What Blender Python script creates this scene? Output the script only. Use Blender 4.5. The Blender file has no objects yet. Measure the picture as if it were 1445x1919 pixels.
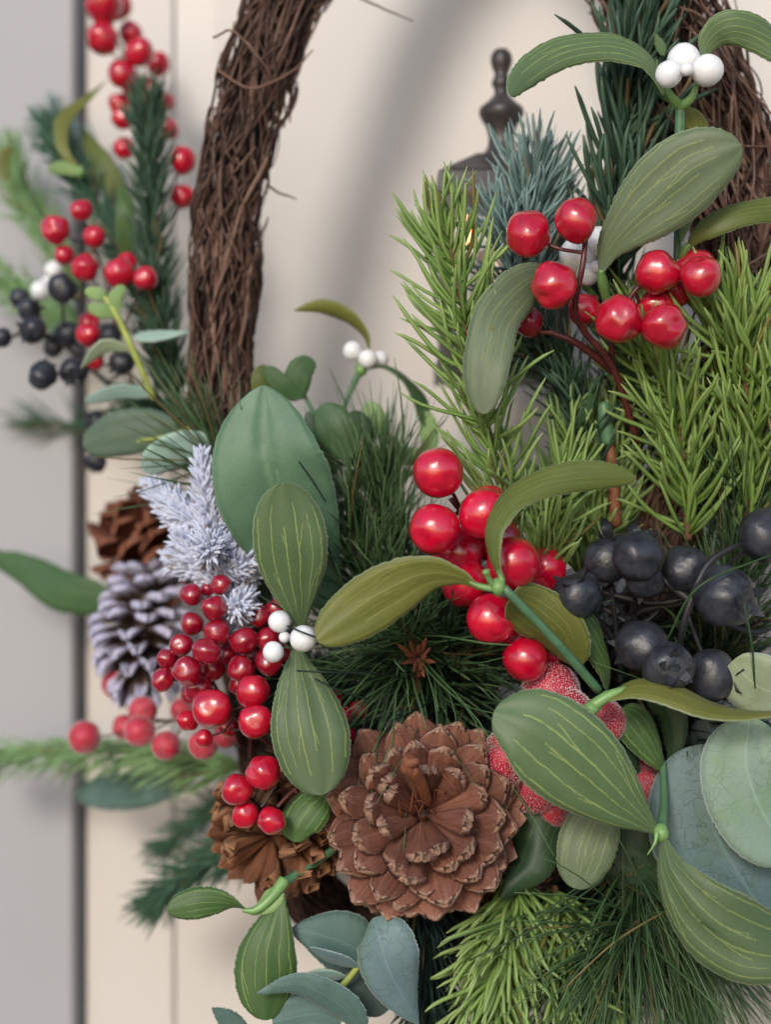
import bpy, math, random
import numpy as np
from mathutils import Vector, Matrix

SC = bpy.context.scene
COL = SC.collection
R = math.radians
rng = np.random.default_rng(11)
random.seed(11)

# ---------------------------------------------------------------- camera, sky, sun, exposure
CAMZ = 1.5
FD = 0.40                      # distance camera - plane of sharp focus
K = 0.18 / 1445                # metres per photo pixel on that plane
cam = bpy.data.cameras.new('camera')
camo = bpy.data.objects.new('camera', cam); COL.objects.link(camo)
camo.location = (0, 0, CAMZ); camo.rotation_euler = (R(90), 0, 0)
cam.sensor_fit = 'VERTICAL'; cam.sensor_height = 24
cam.lens = 24 * FD / (K * 1919)
cam.clip_start = 0.01; cam.clip_end = 200
cam.dof.use_dof = True; cam.dof.focus_distance = FD - 0.005; cam.dof.aperture_fstop = 4.2
SC.camera = camo

w = bpy.data.worlds.new('World'); SC.world = w; w.use_nodes = True
nt = w.node_tree; nt.nodes.clear()
sky = nt.nodes.new('ShaderNodeTexSky'); sky.sky_type = 'NISHITA'; sky.sun_disc = False
sky.sun_elevation = R(25); sky.sun_rotation = R(198); sky.air_density = 1.0; sky.dust_density = 1.2; sky.ozone_density = 2.2
bg = nt.nodes.new('ShaderNodeBackground'); bg.inputs[1].default_value = 0.15
wo = nt.nodes.new('ShaderNodeOutputWorld')
nt.links.new(sky.outputs[0], bg.inputs[0]); nt.links.new(bg.outputs[0], wo.inputs[0])
sl = bpy.data.lights.new('sun', 'SUN'); sl.energy = 1.4; sl.angle = R(13); sl.color = (1, 0.93, 0.83)
so = bpy.data.objects.new('sun', sl); COL.objects.link(so)
so.rotation_euler = Vector((0.32, 1.0, -0.49)).to_track_quat('-Z', 'Y').to_euler()
so.location = (-0.5, -1, 3)
SC.view_settings.view_transform = 'Standard'; SC.view_settings.look = 'None'
SC.view_settings.exposure = 0.38; SC.view_settings.gamma = 1
SC.cycles.use_denoising = True
SC.cycles.max_bounces = 8; SC.cycles.transparent_max_bounces = 8
SC.render.film_transparent = False

# ---------------------------------------------------------------- placing helpers
def back(d):                   # the far-out sprigs reach well back towards the door
    return 4.4 + (d - 4.4) * 1.8 if 4.4 < d < 9.3 else d
def P(px, py, d=0.0):
    """photo pixel + depth behind the focus plane in cm -> point in the place"""
    d = back(d)
    D = FD + d / 100
    s = K * D / FD
    return Vector(((px - 722.5) * s, D, CAMZ - (py - 959.5) * s))
def S(px, d=0.0):
    d = back(d)
    return px * K * (FD + d / 100) / FD
OFF = {}
def place(o, parent, loc):
    loc = Vector(loc)
    COL.objects.link(o)
    if parent is not None:
        o.parent = parent; o.location = loc - OFF[parent.name]
    else:
        o.location = loc
    OFF[o.name] = loc
    return o
def thing(name, label, cat, loc, group=None):
    o = bpy.data.objects.new(name, None); o.empty_display_size = 0.01
    place(o, None, loc); o['label'] = label; o['category'] = cat
    if group: o['group'] = group
    return o
def mesh_np(name, V, F, mats, smooth=True, uv=None, mi=None):
    V = np.asarray(V, dtype=np.float32); F = np.asarray(F, dtype=np.int32)
    me = bpy.data.meshes.new(name)
    n = F.shape[1]
    me.vertices.add(len(V)); me.vertices.foreach_set('co', V.ravel())
    me.loops.add(F.size); me.loops.foreach_set('vertex_index', F.ravel())
    me.polygons.add(len(F)); me.polygons.foreach_set('loop_start', np.arange(0, F.size, n, dtype=np.int32))
    if mi is not None: me.polygons.foreach_set('material_index', np.asarray(mi, dtype=np.int32))
    me.polygons.foreach_set('use_smooth', np.full(len(F), smooth))
    if uv is not None:
        l = me.uv_layers.new(name='UVMap'); l.data.foreach_set('uv', np.asarray(uv, dtype=np.float32)[F.ravel()].ravel())
    for m in (mats if isinstance(mats, (list, tuple)) else [mats]): me.materials.append(m)
    me.update(calc_edges=True); me.validate()
    return me
def baked(name, V, F, mats, parent, loc=None, kind=None, **kw):
    V = np.asarray(V, dtype=np.float64)
    if loc is None: loc = V.mean(0)
    loc = Vector(loc)
    o = bpy.data.objects.new(name, mesh_np(name, V - np.array(loc), F, mats, **kw))
    place(o, parent, loc)
    if kind: o['kind'] = kind
    return o
def tag(o, label=None, cat=None, kind=None, group=None):
    if label: o['label'] = label
    if cat: o['category'] = cat
    if kind: o['kind'] = kind
    if group: o['group'] = group
    return o
def spline(pts, n):
    """Catmull-Rom through the points; returns n x dim samples"""
    p = np.asarray(pts, dtype=float)
    if len(p) == 2:
        t = np.linspace(0, 1, n)[:, None]; return p[0] * (1 - t) + p[1] * t
    p = np.vstack([2 * p[0] - p[1], p, 2 * p[-1] - p[-2]])
    m = len(p) - 3
    u = np.linspace(0, m, n); i = np.minimum(u.astype(int), m - 1); t = (u - i)[:, None]
    a, b, c, d = p[i], p[i + 1], p[i + 2], p[i + 3]
    return 0.5 * (2 * b + (c - a) * t + (2 * a - 5 * b + 4 * c - d) * t ** 2 + (3 * b - a - 3 * c + d) * t ** 3)
def W(pts):
    return np.array([P(*p) for p in pts])
def unit(v):
    return v / (np.linalg.norm(v, axis=-1, keepdims=True) + 1e-12)
def tube_arrays(C, rad, ns=8):
    C = np.asarray(C, float); n = len(C); rad = np.broadcast_to(np.asarray(rad, float), (n,))
    T = unit(np.gradient(C, axis=0))
    ref = np.array([0.13, -1.0, 0.21]); 
    A = unit(np.cross(T, ref)); B = np.cross(T, A)
    a = np.linspace(0, 2 * np.pi, ns, endpoint=False)
    V = C[:, None] + rad[:, None, None] * (np.cos(a)[None, :, None] * A[:, None] + np.sin(a)[None, :, None] * B[:, None])
    V = V.reshape(-1, 3)
    i = np.arange(n - 1)[:, None] * ns; j = np.arange(ns)[None]
    F = np.stack([i + j, i + (j + 1) % ns, i + ns + (j + 1) % ns, i + ns + j], -1).reshape(-1, 4)
    # end caps folded as quads onto a centre point
    k = len(V); V = np.vstack([V, C[0] - T[0] * rad[0] * .4, C[-1] + T[-1] * rad[-1] * .4])
    caps = []
    for q in range(0, ns, 2):
        caps.append([k, (q + 2) % ns, q + 1, q]); b = (n - 1) * ns
        caps.append([k + 1, b + q, b + q + 1, b + (q + 2) % ns])
    return V, np.vstack([F, caps])
def join(parts):
    Vs, Fs, k = [], [], 0
    for V, F in parts:
        Vs.append(V); Fs.append(np.asarray(F) + k); k += len(V)
    return np.vstack(Vs), np.vstack(Fs)
def tube(name, pts, rad, mat, parent, ns=8, n=None, wob=0.0, **kw):
    C = spline(W(pts), n or max(6, 5 * len(pts)))
    if wob: C = C + rng.normal(0, wob, C.shape)
    r = spline(np.array(rad)[:, None], len(C))[:, 0] if isinstance(rad, (list, tuple)) else rad
    V, F = tube_arrays(C, np.asarray(r) * K, ns)
    return baked(name, V, F, mat, parent, loc=C[0], **kw)

# ---------------------------------------------------------------- materials
class N:
    def __init__(s, name):
        s.m = bpy.data.materials.new(name); s.m.use_nodes = True; s.t = s.m.node_tree; s.t.nodes.clear()
    def n(s, typ, **kw):
        x = s.t.nodes.new('ShaderNode' + typ)
        for k, v in kw.items(): setattr(x, k, v)
        return x
    def l(s, a, b): s.t.links.new(a, b)
    def val(s, x, inp):
        if isinstance(x, (int, float)): inp.default_value = x
        elif isinstance(x, tuple): inp.default_value = x if len(x) == 4 or inp.type == 'VECTOR' else (*x, 1)
        else: s.l(x, inp)
    def math(s, op, a, b=0.0, c=0.0, clamp=False):
        x = s.n('Math', operation=op); x.use_clamp = clamp
        s.val(a, x.inputs[0]); s.val(b, x.inputs[1]); s.val(c, x.inputs[2]); return x.outputs[0]
    def mix(s, f, a, b, bt='MIX'):
        x = s.n('Mix', data_type='RGBA', blend_type=bt); s.val(f, x.inputs[0]); s.val(a, x.inputs[6]); s.val(b, x.inputs[7]); return x.outputs[2]
    def noise(s, scale, detail=3, rough=.55, vec=None, out=0, dim='3D', dist=0):
        x = s.n('TexNoise'); x.inputs['Scale'].default_value = scale; x.inputs['Detail'].default_value = detail
        x.inputs['Roughness'].default_value = rough; x.inputs['Distortion'].default_value = dist
        if vec is not None: s.l(vec, x.inputs['Vector'])
        return x.outputs[out]
    def ramp(s, f, stops):
        x = s.n('ValToRGB'); s.val(f, x.inputs[0]); e = x.color_ramp.elements
        while len(e) < len(stops): e.new(0.5)
        for q, (p, c) in zip(e, stops):
            q.position = p; q.color = (c, c, c, 1) if isinstance(c, (int, float)) else (*c, 1)
        return x.outputs[0]
    def rnd(s):
        g = s.n('NewGeometry').outputs['Random Per Island']; o = s.n('ObjectInfo').outputs['Random']
        return s.math('FRACT', s.math('ADD', g, o))
    def obj(s): return s.n('TexCoord').outputs['Object']
    def fin(s, col, rough=.5, bump=None, bs=.3, bd=.0002, coat=0, sss=0, sssr=(1, .3, .2), transl=None, trans=0, spec=.5, coatr=.08, sheen=0, emis=None):
        p = s.n('BsdfPrincipled'); s.val(col, p.inputs['Base Color']); s.val(rough, p.inputs['Roughness'])
        p.inputs['Specular IOR Level'].default_value = spec
        p.inputs['Coat Weight'].default_value = coat; p.inputs['Coat Roughness'].default_value = coatr
        p.inputs['Transmission Weight'].default_value = trans
        p.inputs['Sheen Weight'].default_value = sheen
        if sss:
            p.inputs['Subsurface Weight'].default_value = sss; p.inputs['Subsurface Scale'].default_value = .004
            p.inputs['Subsurface Radius'].default_value = sssr
        if emis:
            p.inputs['Emission Color'].default_value = (*emis[0], 1); p.inputs['Emission Strength'].default_value = emis[1]
        if bump is not None:
            b = s.n('Bump'); b.inputs['Strength'].default_value = bs; b.inputs['Distance'].default_value = bd
            s.l(bump, b.inputs['Height']); s.l(b.outputs[0], p.inputs['Normal'])
            if coat: s.l(b.outputs[0], p.inputs['Coat Normal'])
        o = s.n('OutputMaterial'); out = p.outputs[0]
        if transl:
            tr = s.n('BsdfTranslucent'); s.val(col, tr.inputs[0]); mx = s.n('MixShader'); mx.inputs[0].default_value = transl
            s.l(out, mx.inputs[1]); s.l(tr.outputs[0], mx.inputs[2]); out = mx.outputs[0]
        s.l(out, o.inputs[0]); return s.m

def m_plain(name, c, rough=.5, var=.25, scale=300, bs=.3, bd=.0001, **kw):
    m = N(name); v = m.obj(); nz = m.noise(scale, 4, .6, v)
    f = m.ramp(nz, [(.25, 0.), (.75, 1.)])
    col = m.mix(f, tuple(x * (1 - var) for x in c), tuple(min(1, x * (1 + var)) for x in c))
    return m.fin(col, rough, nz, bs, bd, **kw)
def m_needle(name, c1, c2, rough=.45, rnd=.5, tip=None, brown=.7):
    m = N(name); r = m.rnd(); nz = m.noise(220, 3, .6, m.obj())
    f = m.math('ADD', m.math('MULTIPLY', r, .65), m.math('MULTIPLY', nz, .35))
    col = m.mix(f, c1, c2)
    if tip is not None:   # uv.y runs along the needle
        uv = m.n('TexCoord').outputs['UV']; sp = m.n('SeparateXYZ'); m.l(uv, sp.inputs[0])
        # moulded mid groove, paler flash line along the edge
        e = m.math('MULTIPLY', m.math('POWER', sp.outputs[1], 3.0), .8, clamp=True)
        col = m.mix(e, col, tip)
    col = m.mix(m.ramp(r, [(.955, 0.), (.965, brown)]), col, (.22, .12, .045))
    return m.fin(col, rough, nz, .25, .0001, transl=.18, spec=.28)
def m_leaf(name, base, base2, vein, seed, nv=6, vw=.0115, vs=.7, tip=1.0, rough=.46, edge=(.38, .46, .28), transl=.24, side=None, weave=.5):
    r = random.Random(seed); m = N(name)
    tc = m.n('TexCoord'); sp = m.n('SeparateXYZ'); m.l(tc.outputs['UV'], sp.inputs[0]); u, v = sp.outputs[0], sp.outputs[1]
    oi = m.n('ObjectInfo').outputs['Random']
    big = m.noise(75, 5, .6, tc.outputs['Object'])
    col = m.mix(m.ramp(big, [(.3, 0.), (.7, 1.)]), base, base2)
    fine = m.noise(2600, 2, .6, tc.outputs['Object'])
    col = m.mix(m.math('MULTIPLY', fine, .34), col, tuple(min(1, x * 2.2) for x in base2))
    # woven threads
    wv = m.n('TexWave', wave_type='BANDS', bands_direction='DIAGONAL'); wv.inputs['Scale'].default_value = 900; wv.inputs['Distortion'].default_value = 2
    m.l(tc.outputs['Object'], wv.inputs['Vector'])
    col = m.mix(m.math('MULTIPLY', wv.outputs[1], .12 * weave), col, tuple(x * .5 for x in base))
    cx = m.n('CombineXYZ'); m.l(m.math('MULTIPLY', v, 4.), cx.inputs[1]); m.l(m.math('MULTIPLY', oi, 20.), cx.inputs[2]); m.l(u, cx.inputs[0])
    wob = m.math('MULTIPLY', m.math('SUBTRACT', m.noise(1.3, 3, .6, cx.outputs[0]), .5), .085)
    brk = m.ramp(m.noise(9, 4, .7, cx.outputs[0]), [(.38, .35), (.5, 1.)])
    tot = None
    if nv:
        for i in range(nv):
            a = (i + .5) / nv + r.uniform(-.035, .035)
            v0, v1 = r.uniform(0, .08), r.uniform(.72, .93) * tip
            d = m.math('ABSOLUTE', m.math('SUBTRACT', m.math('ADD', u, wob), a))
            l = m.math('SUBTRACT', 1.0, m.math('DIVIDE', d, vw * r.uniform(.7, 1.25)), clamp=True)
            k = m.math('MULTIPLY', m.math('LESS_THAN', v, v1), m.math('GREATER_THAN', v, v0))
            l = m.math('MULTIPLY', l, k)
            tot = l if tot is None else m.math('MAXIMUM', tot, l)
            if r.random() < .75:     # a side vein that forks off and runs to the next one
                vf = r.uniform(.12, .6); sl = r.choice((-1, 1)) * r.uniform(.3, .6)
                dd = m.math('ABSOLUTE', m.math('SUBTRACT', m.math('ADD', u, wob), m.math('MULTIPLY_ADD', m.math('SUBTRACT', v, vf), sl, a)))
                l = m.math('SUBTRACT', 1.0, m.math('DIVIDE', dd, vw * .8), clamp=True)
                l = m.math('MULTIPLY', l, m.math('MULTIPLY', m.math('GREATER_THAN', v, vf), m.math('LESS_THAN', v, vf + r.uniform(.1, .22))))
                tot = m.math('MAXIMUM', tot, l)
        tot = m.math('MULTIPLY', m.math('MULTIPLY', tot, 1.5, clamp=True), brk)
        col = m.mix(m.math('MULTIPLY', tot, vs), col, vein)
    ed = m.math('ABSOLUTE', m.math('SUBTRACT', u, .5))
    ef = m.ramp(ed, [(.475, 0.), (.497, 1.)])
    col = m.mix(m.math('MULTIPLY', ef, .75), col, edge)
    hsv = m.n('HueSaturation'); m.l(col, hsv.inputs['Color']); m.l(m.math('MULTIPLY_ADD', oi, .3, .85), hsv.inputs['Value'])
    bump = m.math('ADD', m.math('MULTIPLY', fine, .5), m.math('MULTIPLY', tot, 1.2)) if tot is not None else fine
    return m.fin(hsv.outputs[0], rough, bump, .35, .0001, transl=transl, spec=.35, sheen=.04)

def m_red(name, c, rough, coat, crinkle, sss=.0, speck=0.0):
    m = N(name); v = m.obj(); oi = m.n('ObjectInfo').outputs['Random']
    va = m.n('VectorMath', operation='ADD'); m.l(v, va.inputs[0])
    cb = m.n('CombineXYZ'); m.l(m.math('MULTIPLY', oi, 40.), cb.inputs[0]); m.l(cb.outputs[0], va.inputs[1]); v = va.outputs[0]
    a = m.noise(1.6, 4, .6, v); b = m.noise(9, 5, .7, v, dist=.8)
    dark = tuple(x * .42 for x in c); sz = m.n('SeparateXYZ'); m.l(m.obj(), sz.inputs[0])
    col = m.mix(m.ramp(a, [(.25, .25), (.55, 1.)]), dark, c)
    col = m.mix(m.math('MULTIPLY', oi, .3), col, dark)
    if speck:
        sp = m.ramp(m.noise(5.5, 5, .75, v), [(.70, 0.), (.72, speck)])
        col = m.mix(sp, col, (.75, .45, .38))
    h = m.math('ADD', m.math('MULTIPLY', a, .6), m.math('MULTIPLY', b, crinkle))
    # flat dirt in the lacquer
    rr = m.math('MULTIPLY_ADD', b, .12, rough - .06)
    return m.fin(col, rr, h, .5, .00028, coat=coat, coatr=.05, sss=sss)

M = {}
M['red_gloss'] = m_red('red_gloss_lacquer', (.62, .003, .032), .20, 1., .36)
M['red_satin'] = m_red('red_satin_paint', (.55, .006, .030), .25, .9, .26, speck=.8)
M['red_dark'] = m_red('dark_red_paint', (.34, .004, .022), .22, 1., .28, speck=.5)
M['frost_red'] = m_red('frosted_red_core', (.52, .010, .045), .5, 0, .5)
m = N('sugar_crystal'); M['sugar'] = m.fin(m.mix(m.rnd(), (.97, .72, .72), (.98, .92, .90)), .25, spec=.8, trans=.35)
m = N('white_berry_resin'); v = m.obj(); M['white'] = m.fin(m.mix(m.noise(1.5, 3, .6, v), (.68, .69, .70), (.84, .84, .84)), .34, m.noise(4, 4, .6, v), .25, .0003, sss=.6, sssr=(1, 1, .9))
m = N('blueberry_skin'); v = m.obj(); a = m.noise(1.6, 4, .6, v); M['blue'] = m.fin(m.mix(m.ramp(a, [(.36, 0.), (.66, 1.)]), (.014, .016, .022), (.040, .043, .055)), m.math('MULTIPLY_ADD', a, .2, .30), m.math('ADD', m.noise(2.2, 3, .5, v, dist=.4), m.math('MULTIPLY', m.noise(30, 3, .6, v), .04)), .5, .0006, spec=.5)
M['black_stem'] = m_plain('black_wire_wrap', (.018, .018, .022), .5, .3, 400)
M['calyx'] = m_plain('dark_calyx', (.022, .022, .028), .45, .4, 2)
M['red_stem'] = m_plain('maroon_stem', (.085, .018, .016), .38, .5, 500, bs=.6)
M['brown_stem'] = m_plain('brown_paper_stem', (.20, .068, .032), .6, .4, 400, bs=.7)
M['dark_stem'] = m_plain('dark_brown_stem', (.05, .028, .022), .6, .4, 500)
M['green_stem'] = m_plain('green_plastic_stem', (.075, .17, .085), .4, .25, 260)
M['lime_stem'] = m_plain('lime_plastic_stem', (.17, .31, .10), .38, .2, 220, sss=.2, sssr=(.5, 1, .3))
M['yellow_stem'] = m_plain('yellow_green_stem', (.34, .40, .09), .45, .25, 240)
VE = (.36, .45, .13)
M['mist'] = m_leaf('mistletoe_cloth', (.062, .108, .042), (.104, .158, .074), VE, 3, 6)
M['mist2'] = m_leaf('mistletoe_cloth_fresh', (.045, .100, .026), (.072, .140, .044), VE, 5, 5)
M['mist_pale'] = m_leaf('mistletoe_cloth_faded', (.100, .140, .074), (.145, .188, .108), (.36, .44, .13), 8, 7, vs=.6)
M['olive'] = m_leaf('mistletoe_underside', (.105, .125, .024), (.155, .165, .038), (.36, .36, .08), 12, 6, vs=.55)
M['olive_dark'] = m_leaf('mistletoe_underside_deep', (.072, .098, .020), (.105, .130, .030), (.26, .32, .08), 21, 6, vs=.5)
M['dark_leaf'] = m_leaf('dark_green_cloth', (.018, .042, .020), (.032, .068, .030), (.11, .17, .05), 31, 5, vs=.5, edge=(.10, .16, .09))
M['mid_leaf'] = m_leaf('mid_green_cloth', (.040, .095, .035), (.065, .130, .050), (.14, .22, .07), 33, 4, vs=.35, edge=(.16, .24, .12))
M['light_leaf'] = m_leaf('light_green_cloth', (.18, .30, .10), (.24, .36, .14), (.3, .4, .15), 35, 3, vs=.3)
M['satin'] = m_leaf('satin_green_cloth', (.035, .098, .048), (.125, .220, .135), (.20, .33, .19), 41, 1, vw=.03, vs=.4, rough=.45, edge=(.22, .34, .22), weave=.3)
M['grey_leaf'] = m_leaf('grey_green_cloth', (.075, .12, .085), (.11, .16, .115), (.24, .26, .06), 43, 1, vs=.6, edge=(.2, .26, .2))
M['pale_leaf'] = m_leaf('pale_blue_green_cloth', (.25, .38, .33), (.33, .46, .40), (.4, .5, .4), 44, 1, vs=.3)
def m_euc(name, c1, c2, green, crack):
    m = N(name); tc = m.n('TexCoord'); v = tc.outputs['Object']; sp = m.n('SeparateXYZ'); m.l(tc.outputs['UV'], sp.inputs[0]); u, vv = sp.outputs[0], sp.outputs[1]
    col = m.mix(m.ramp(m.noise(70, 3, .5, v), [(.3, 0.), (.7, 1.)]), c1, c2)
    g = m.ramp(m.noise(110, 5, .7, v), [(.48, 0.), (.68, .75)])
    col = m.mix(g, col, green)
    vo = m.n('TexVoronoi', feature='DISTANCE_TO_EDGE'); vo.inputs['Scale'].default_value = 330; wp = m.n('VectorMath', operation='ADD'); m.l(v, wp.inputs[0])
    wn = m.n('TexNoise'); wn.inputs['Scale'].default_value = 260; m.l(v, wn.inputs['Vector']); ws = m.n('VectorMath', operation='SCALE'); ws.inputs['Scale'].default_value = .004; m.l(wn.outputs[1], ws.inputs[0]); m.l(ws.outputs[0], wp.inputs[1]); m.l(wp.outputs[0], vo.inputs['Vector'])
    ck = m.math('MULTIPLY', m.ramp(vo.outputs['Distance'], [(.0, 1.), (.055, 0.)]), m.ramp(m.noise(90, 3, .6, v), [(.4, .1), (.58, 1.)]))
    col = m.mix(m.math('MULTIPLY', ck, crack), col, tuple(x * .35 for x in green))
    mid = m.ramp(m.math('ABSOLUTE', m.math('SUBTRACT', u, .5)), [(.0, .5), (.02, 0.)])
    col = m.mix(mid, col, tuple(min(1, x * 1.5) for x in c2))
    fine = m.noise(2400, 2, .6, v)
    col = m.mix(m.math('MULTIPLY', fine, .25), col, tuple(min(1, x * 1.9) for x in c2))
    ef = m.ramp(m.math('ABSOLUTE', m.math('SUBTRACT', u, .5)), [(.478, 0.), (.497, .7)]); col = m.mix(ef, col, (.45, .55, .5))
    return m.fin(col, .55, m.math('SUBTRACT', fine, ck), .35, .00012, transl=.1, sheen=.15)
M['euc'] = m_euc('eucalyptus_blue_cloth', (.090, .150, .160), (.135, .205, .215), (.09, .165, .08), .75)
M['euc2'] = m_euc('eucalyptus_green_cloth', (.16, .245, .19), (.205, .29, .23), (.14, .24, .09), .4)
M['euc_teal'] = m_euc('eucalyptus_teal_cloth', (.055, .11, .095), (.095, .17, .15), (.05, .095, .05), .35)
M['euc_dark'] = m_euc('eucalyptus_dark_cloth', (.035, .062, .055), (.055, .088, .078), (.03, .05, .025), .5)
M['euc_olive'] = m_euc('eucalyptus_olive_cloth', (.21, .27, .16), (.30, .35, .23), (.17, .21, .08), .2)
M['n_light'] = m_needle('light_green_needle', (.135, .260, .050), (.31, .45, .135), tip=(.34, .45, .18))
M['n_lime'] = m_needle('lime_needle', (.112, .220, .038), (.27, .40, .105), tip=(.30, .40, .14))
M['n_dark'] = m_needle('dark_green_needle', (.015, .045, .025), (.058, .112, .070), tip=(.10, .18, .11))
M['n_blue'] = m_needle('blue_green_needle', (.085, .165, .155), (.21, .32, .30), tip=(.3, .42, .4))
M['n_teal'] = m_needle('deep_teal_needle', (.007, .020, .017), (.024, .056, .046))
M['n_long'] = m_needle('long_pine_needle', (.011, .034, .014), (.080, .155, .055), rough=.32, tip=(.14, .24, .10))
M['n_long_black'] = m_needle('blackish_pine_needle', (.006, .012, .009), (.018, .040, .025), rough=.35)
M['n_far'] = m_needle('pale_far_needle', (.16, .32, .11), (.33, .50, .25))
M['n_fargreen'] = m_needle('far_green_needle', (.035, .095, .055), (.085, .18, .11))
M['flock'] = m_plain('white_flocking', (.66, .68, .78), .9, .18, 900, bs=.8)
M['flock_core'] = m_needle('flocked_needle_tip', (.54, .58, .74), (.76, .80, .92), rough=.9)
M['twig'] = m_plain('brown_twig', (.13, .065, .03), .7, .5, 500, bs=.8)

def m_cone(name, c, rim, inner, frost=None, fv=.55):
    m = N(name); tc = m.n('TexCoord'); sp = m.n('SeparateXYZ'); m.l(tc.outputs['UV'], sp.inputs[0]); u, v = sp.outputs[0], sp.outputs[1]
    oi = m.n('ObjectInfo').outputs['Random']
    cb = m.n('CombineXYZ'); m.l(m.math('MULTIPLY', u, 2.5), cb.inputs[0]); m.l(m.math('MULTIPLY', v, 26.), cb.inputs[1]); m.l(m.math('MULTIPLY', oi, 30.), cb.inputs[2])
    rip = m.noise(1.6, 4, .65, cb.outputs[0])
    cb2 = m.n('CombineXYZ'); m.l(m.math('MULTIPLY', u, 9.), cb2.inputs[0]); m.l(m.math('MULTIPLY', v, 2.), cb2.inputs[1]); m.l(m.math('MULTIPLY', oi, 30.), cb2.inputs[2])
    st = m.noise(1.4, 4, .6, cb2.outputs[0])
    col = m.mix(m.ramp(st, [(.3, 0.), (.7, 1.)]), inner, c)
    col = m.mix(m.math('MULTIPLY', m.ramp(rip, [(.45, 0.), (.75, 1.)]), .3), col, tuple(x * .45 for x in c))
    hs = m.n('HueSaturation'); m.l(col, hs.inputs['Color']); m.l(m.math('MULTIPLY_ADD', oi, .5, .72), hs.inputs['Value']); col = hs.outputs[0]
    e = m.ramp(v, [(.94, 0.), (.985, 1.)]); eu = m.ramp(m.math('ABSOLUTE', m.math('SUBTRACT', u, .5)), [(.455, 0.), (.495, .8)])
    eu = m.math('MULTIPLY', eu, m.math('GREATER_THAN', v, .45))
    ee = m.math('MULTIPLY', m.math('MAXIMUM', e, eu), m.ramp(st, [(.35, .55), (.6, 1.)]))
    col = m.mix(ee, col, rim)
    if frost:
        f = m.math('MULTIPLY', m.ramp(m.math('ADD', v, m.math('MULTIPLY', m.math('SUBTRACT', st, .5), .5)), [(fv, 0.), (fv + .12, 1.)]), .95)
        col = m.mix(f, col, frost)
    cr = m.math('SUBTRACT', m.math('MULTIPLY', rip, .9), m.ramp(m.math('ABSOLUTE', m.math('SUBTRACT', u, .5)), [(.0, .35), (.04, 0.)]))
    return m.fin(col, .62, cr, .8, .00035, spec=.3)
M['cone'] = m_cone('pine_scale_brown', (.255, .115, .080), (.34, .215, .155), (.15, .054, .036))
M['cone2'] = m_cone('pine_scale_orange_brown', (.21, .082, .036), (.30, .15, .075), (.09, .032, .018))
M['cone_red'] = m_cone('pine_scale_red_brown', (.17, .055, .030), (.27, .105, .06), (.07, .022, .014))
M['cone_frost'] = m_cone('pine_scale_frosted', (.10, .055, .042), (.5, .48, .6), (.04, .024, .02), frost=(.50, .49, .64), fv=.62)
M['vine'] = None
def m_vine(name, c1, c2, c3):
    m = N(name); r = m.rnd(); nz = m.noise(260, 5, .7, m.obj())
    col = m.mix(r, c1, c2); col = m.mix(m.ramp(nz, [(.45, 0.), (.75, .8)]), col, c3)
    return m.fin(col, .75, nz, .9, .0006, spec=.3)
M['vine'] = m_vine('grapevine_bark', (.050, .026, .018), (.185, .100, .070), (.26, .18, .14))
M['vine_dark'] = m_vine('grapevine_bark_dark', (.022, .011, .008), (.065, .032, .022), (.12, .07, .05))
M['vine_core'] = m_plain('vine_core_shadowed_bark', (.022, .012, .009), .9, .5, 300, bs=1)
M['paint'] = m_plain('cream_door_paint', (.545, .505, .47), .42, .03, 14, bs=.06, bd=.001)
M['paint_grey'] = m_plain('grey_frame_paint', (.33, .33, .345), .5, .03, 14, bs=.06, bd=.001)
M['seal'] = m_plain('dark_rubber_seal', (.085, .09, .10), .6, .2, 60)
M['iron'] = m_plain('bronzed_black_metal', (.045, .038, .038), .38, .35, 160, bs=.25)
M['lampglass'] = m_plain('lantern_glass', (.5, .42, .36), .15, .05, 40, trans=.85)
m = N('candle_flame'); M['flame'] = m.fin((1., .45, .2), .5, emis=((1., .42, .25), .8))
M['wax'] = m_plain('candle_wax', (.6, .5, .4), .5, .05, 100, sss=.3)
M['stone'] = m_plain('paving_stone', (.11, .105, .10), .8, .2, 6, bs=.4, bd=.004)

# ---------------------------------------------------------------- setting: door, frame, paving
A0 = P(155, 959.5, 13.5); B0 = P(1445, 959.5, 6.6)
ud = Vector((B0.x - A0.x, B0.y - A0.y, 0)).normalized(); nd = Vector((ud.y, -ud.x, 0))    # nd points to the camera side
if nd.y > 0: nd = -nd
def dbox(name, u0, u1, z0, z1, n0, n1, mat, parent, bev=.001):
    o3 = Vector((A0.x, A0.y, 0))
    c = [o3 + ud * u + nd * n + Vector((0, 0, z)) for u in (u0, u1) for n in (n0, n1) for z in (z0, z1)]
    F = [[0, 1, 3, 2], [4, 6, 7, 5], [0, 4, 5, 1], [2, 3, 7, 6], [0, 2, 6, 4], [1, 5, 7, 3]]
    o = baked(name, [tuple(x) for x in c], F, mat, parent, smooth=False)
    b = o.modifiers.new('edge', 'BEVEL'); b.width = bev; b.segments = 3
    return o
def frustum_panel(name, u0, u1, z0, z1, nin, nout, inset, mat, parent):
    o3 = Vector((A0.x, A0.y, 0)); V = []
    for (i, n) in ((0, nout), (inset, nin)):
        for (u, z) in ((u0 + i, z0 + i), (u1 - i, z0 + i), (u1 - i, z1 - i), (u0 + i, z1 - i)): V.append(tuple(o3 + ud * u + nd * n + Vector((0, 0, z))))
    F = [[0, 1, 5, 4], [1, 2, 6, 5], [2, 3, 7, 6], [3, 0, 4, 7], [4, 5, 6, 7]]
    return baked(name, V, F, mat, parent, smooth=False)
door = thing('front_door', 'cream painted door with a shallow recessed panel behind the wreath', 'door', (A0.x, A0.y, 0))
g = .0009
pu0, pu1 = .030, .60
dbox('stile', g, pu0, 0.01, 2.0, -.04, 0, M['paint'], door)
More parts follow.
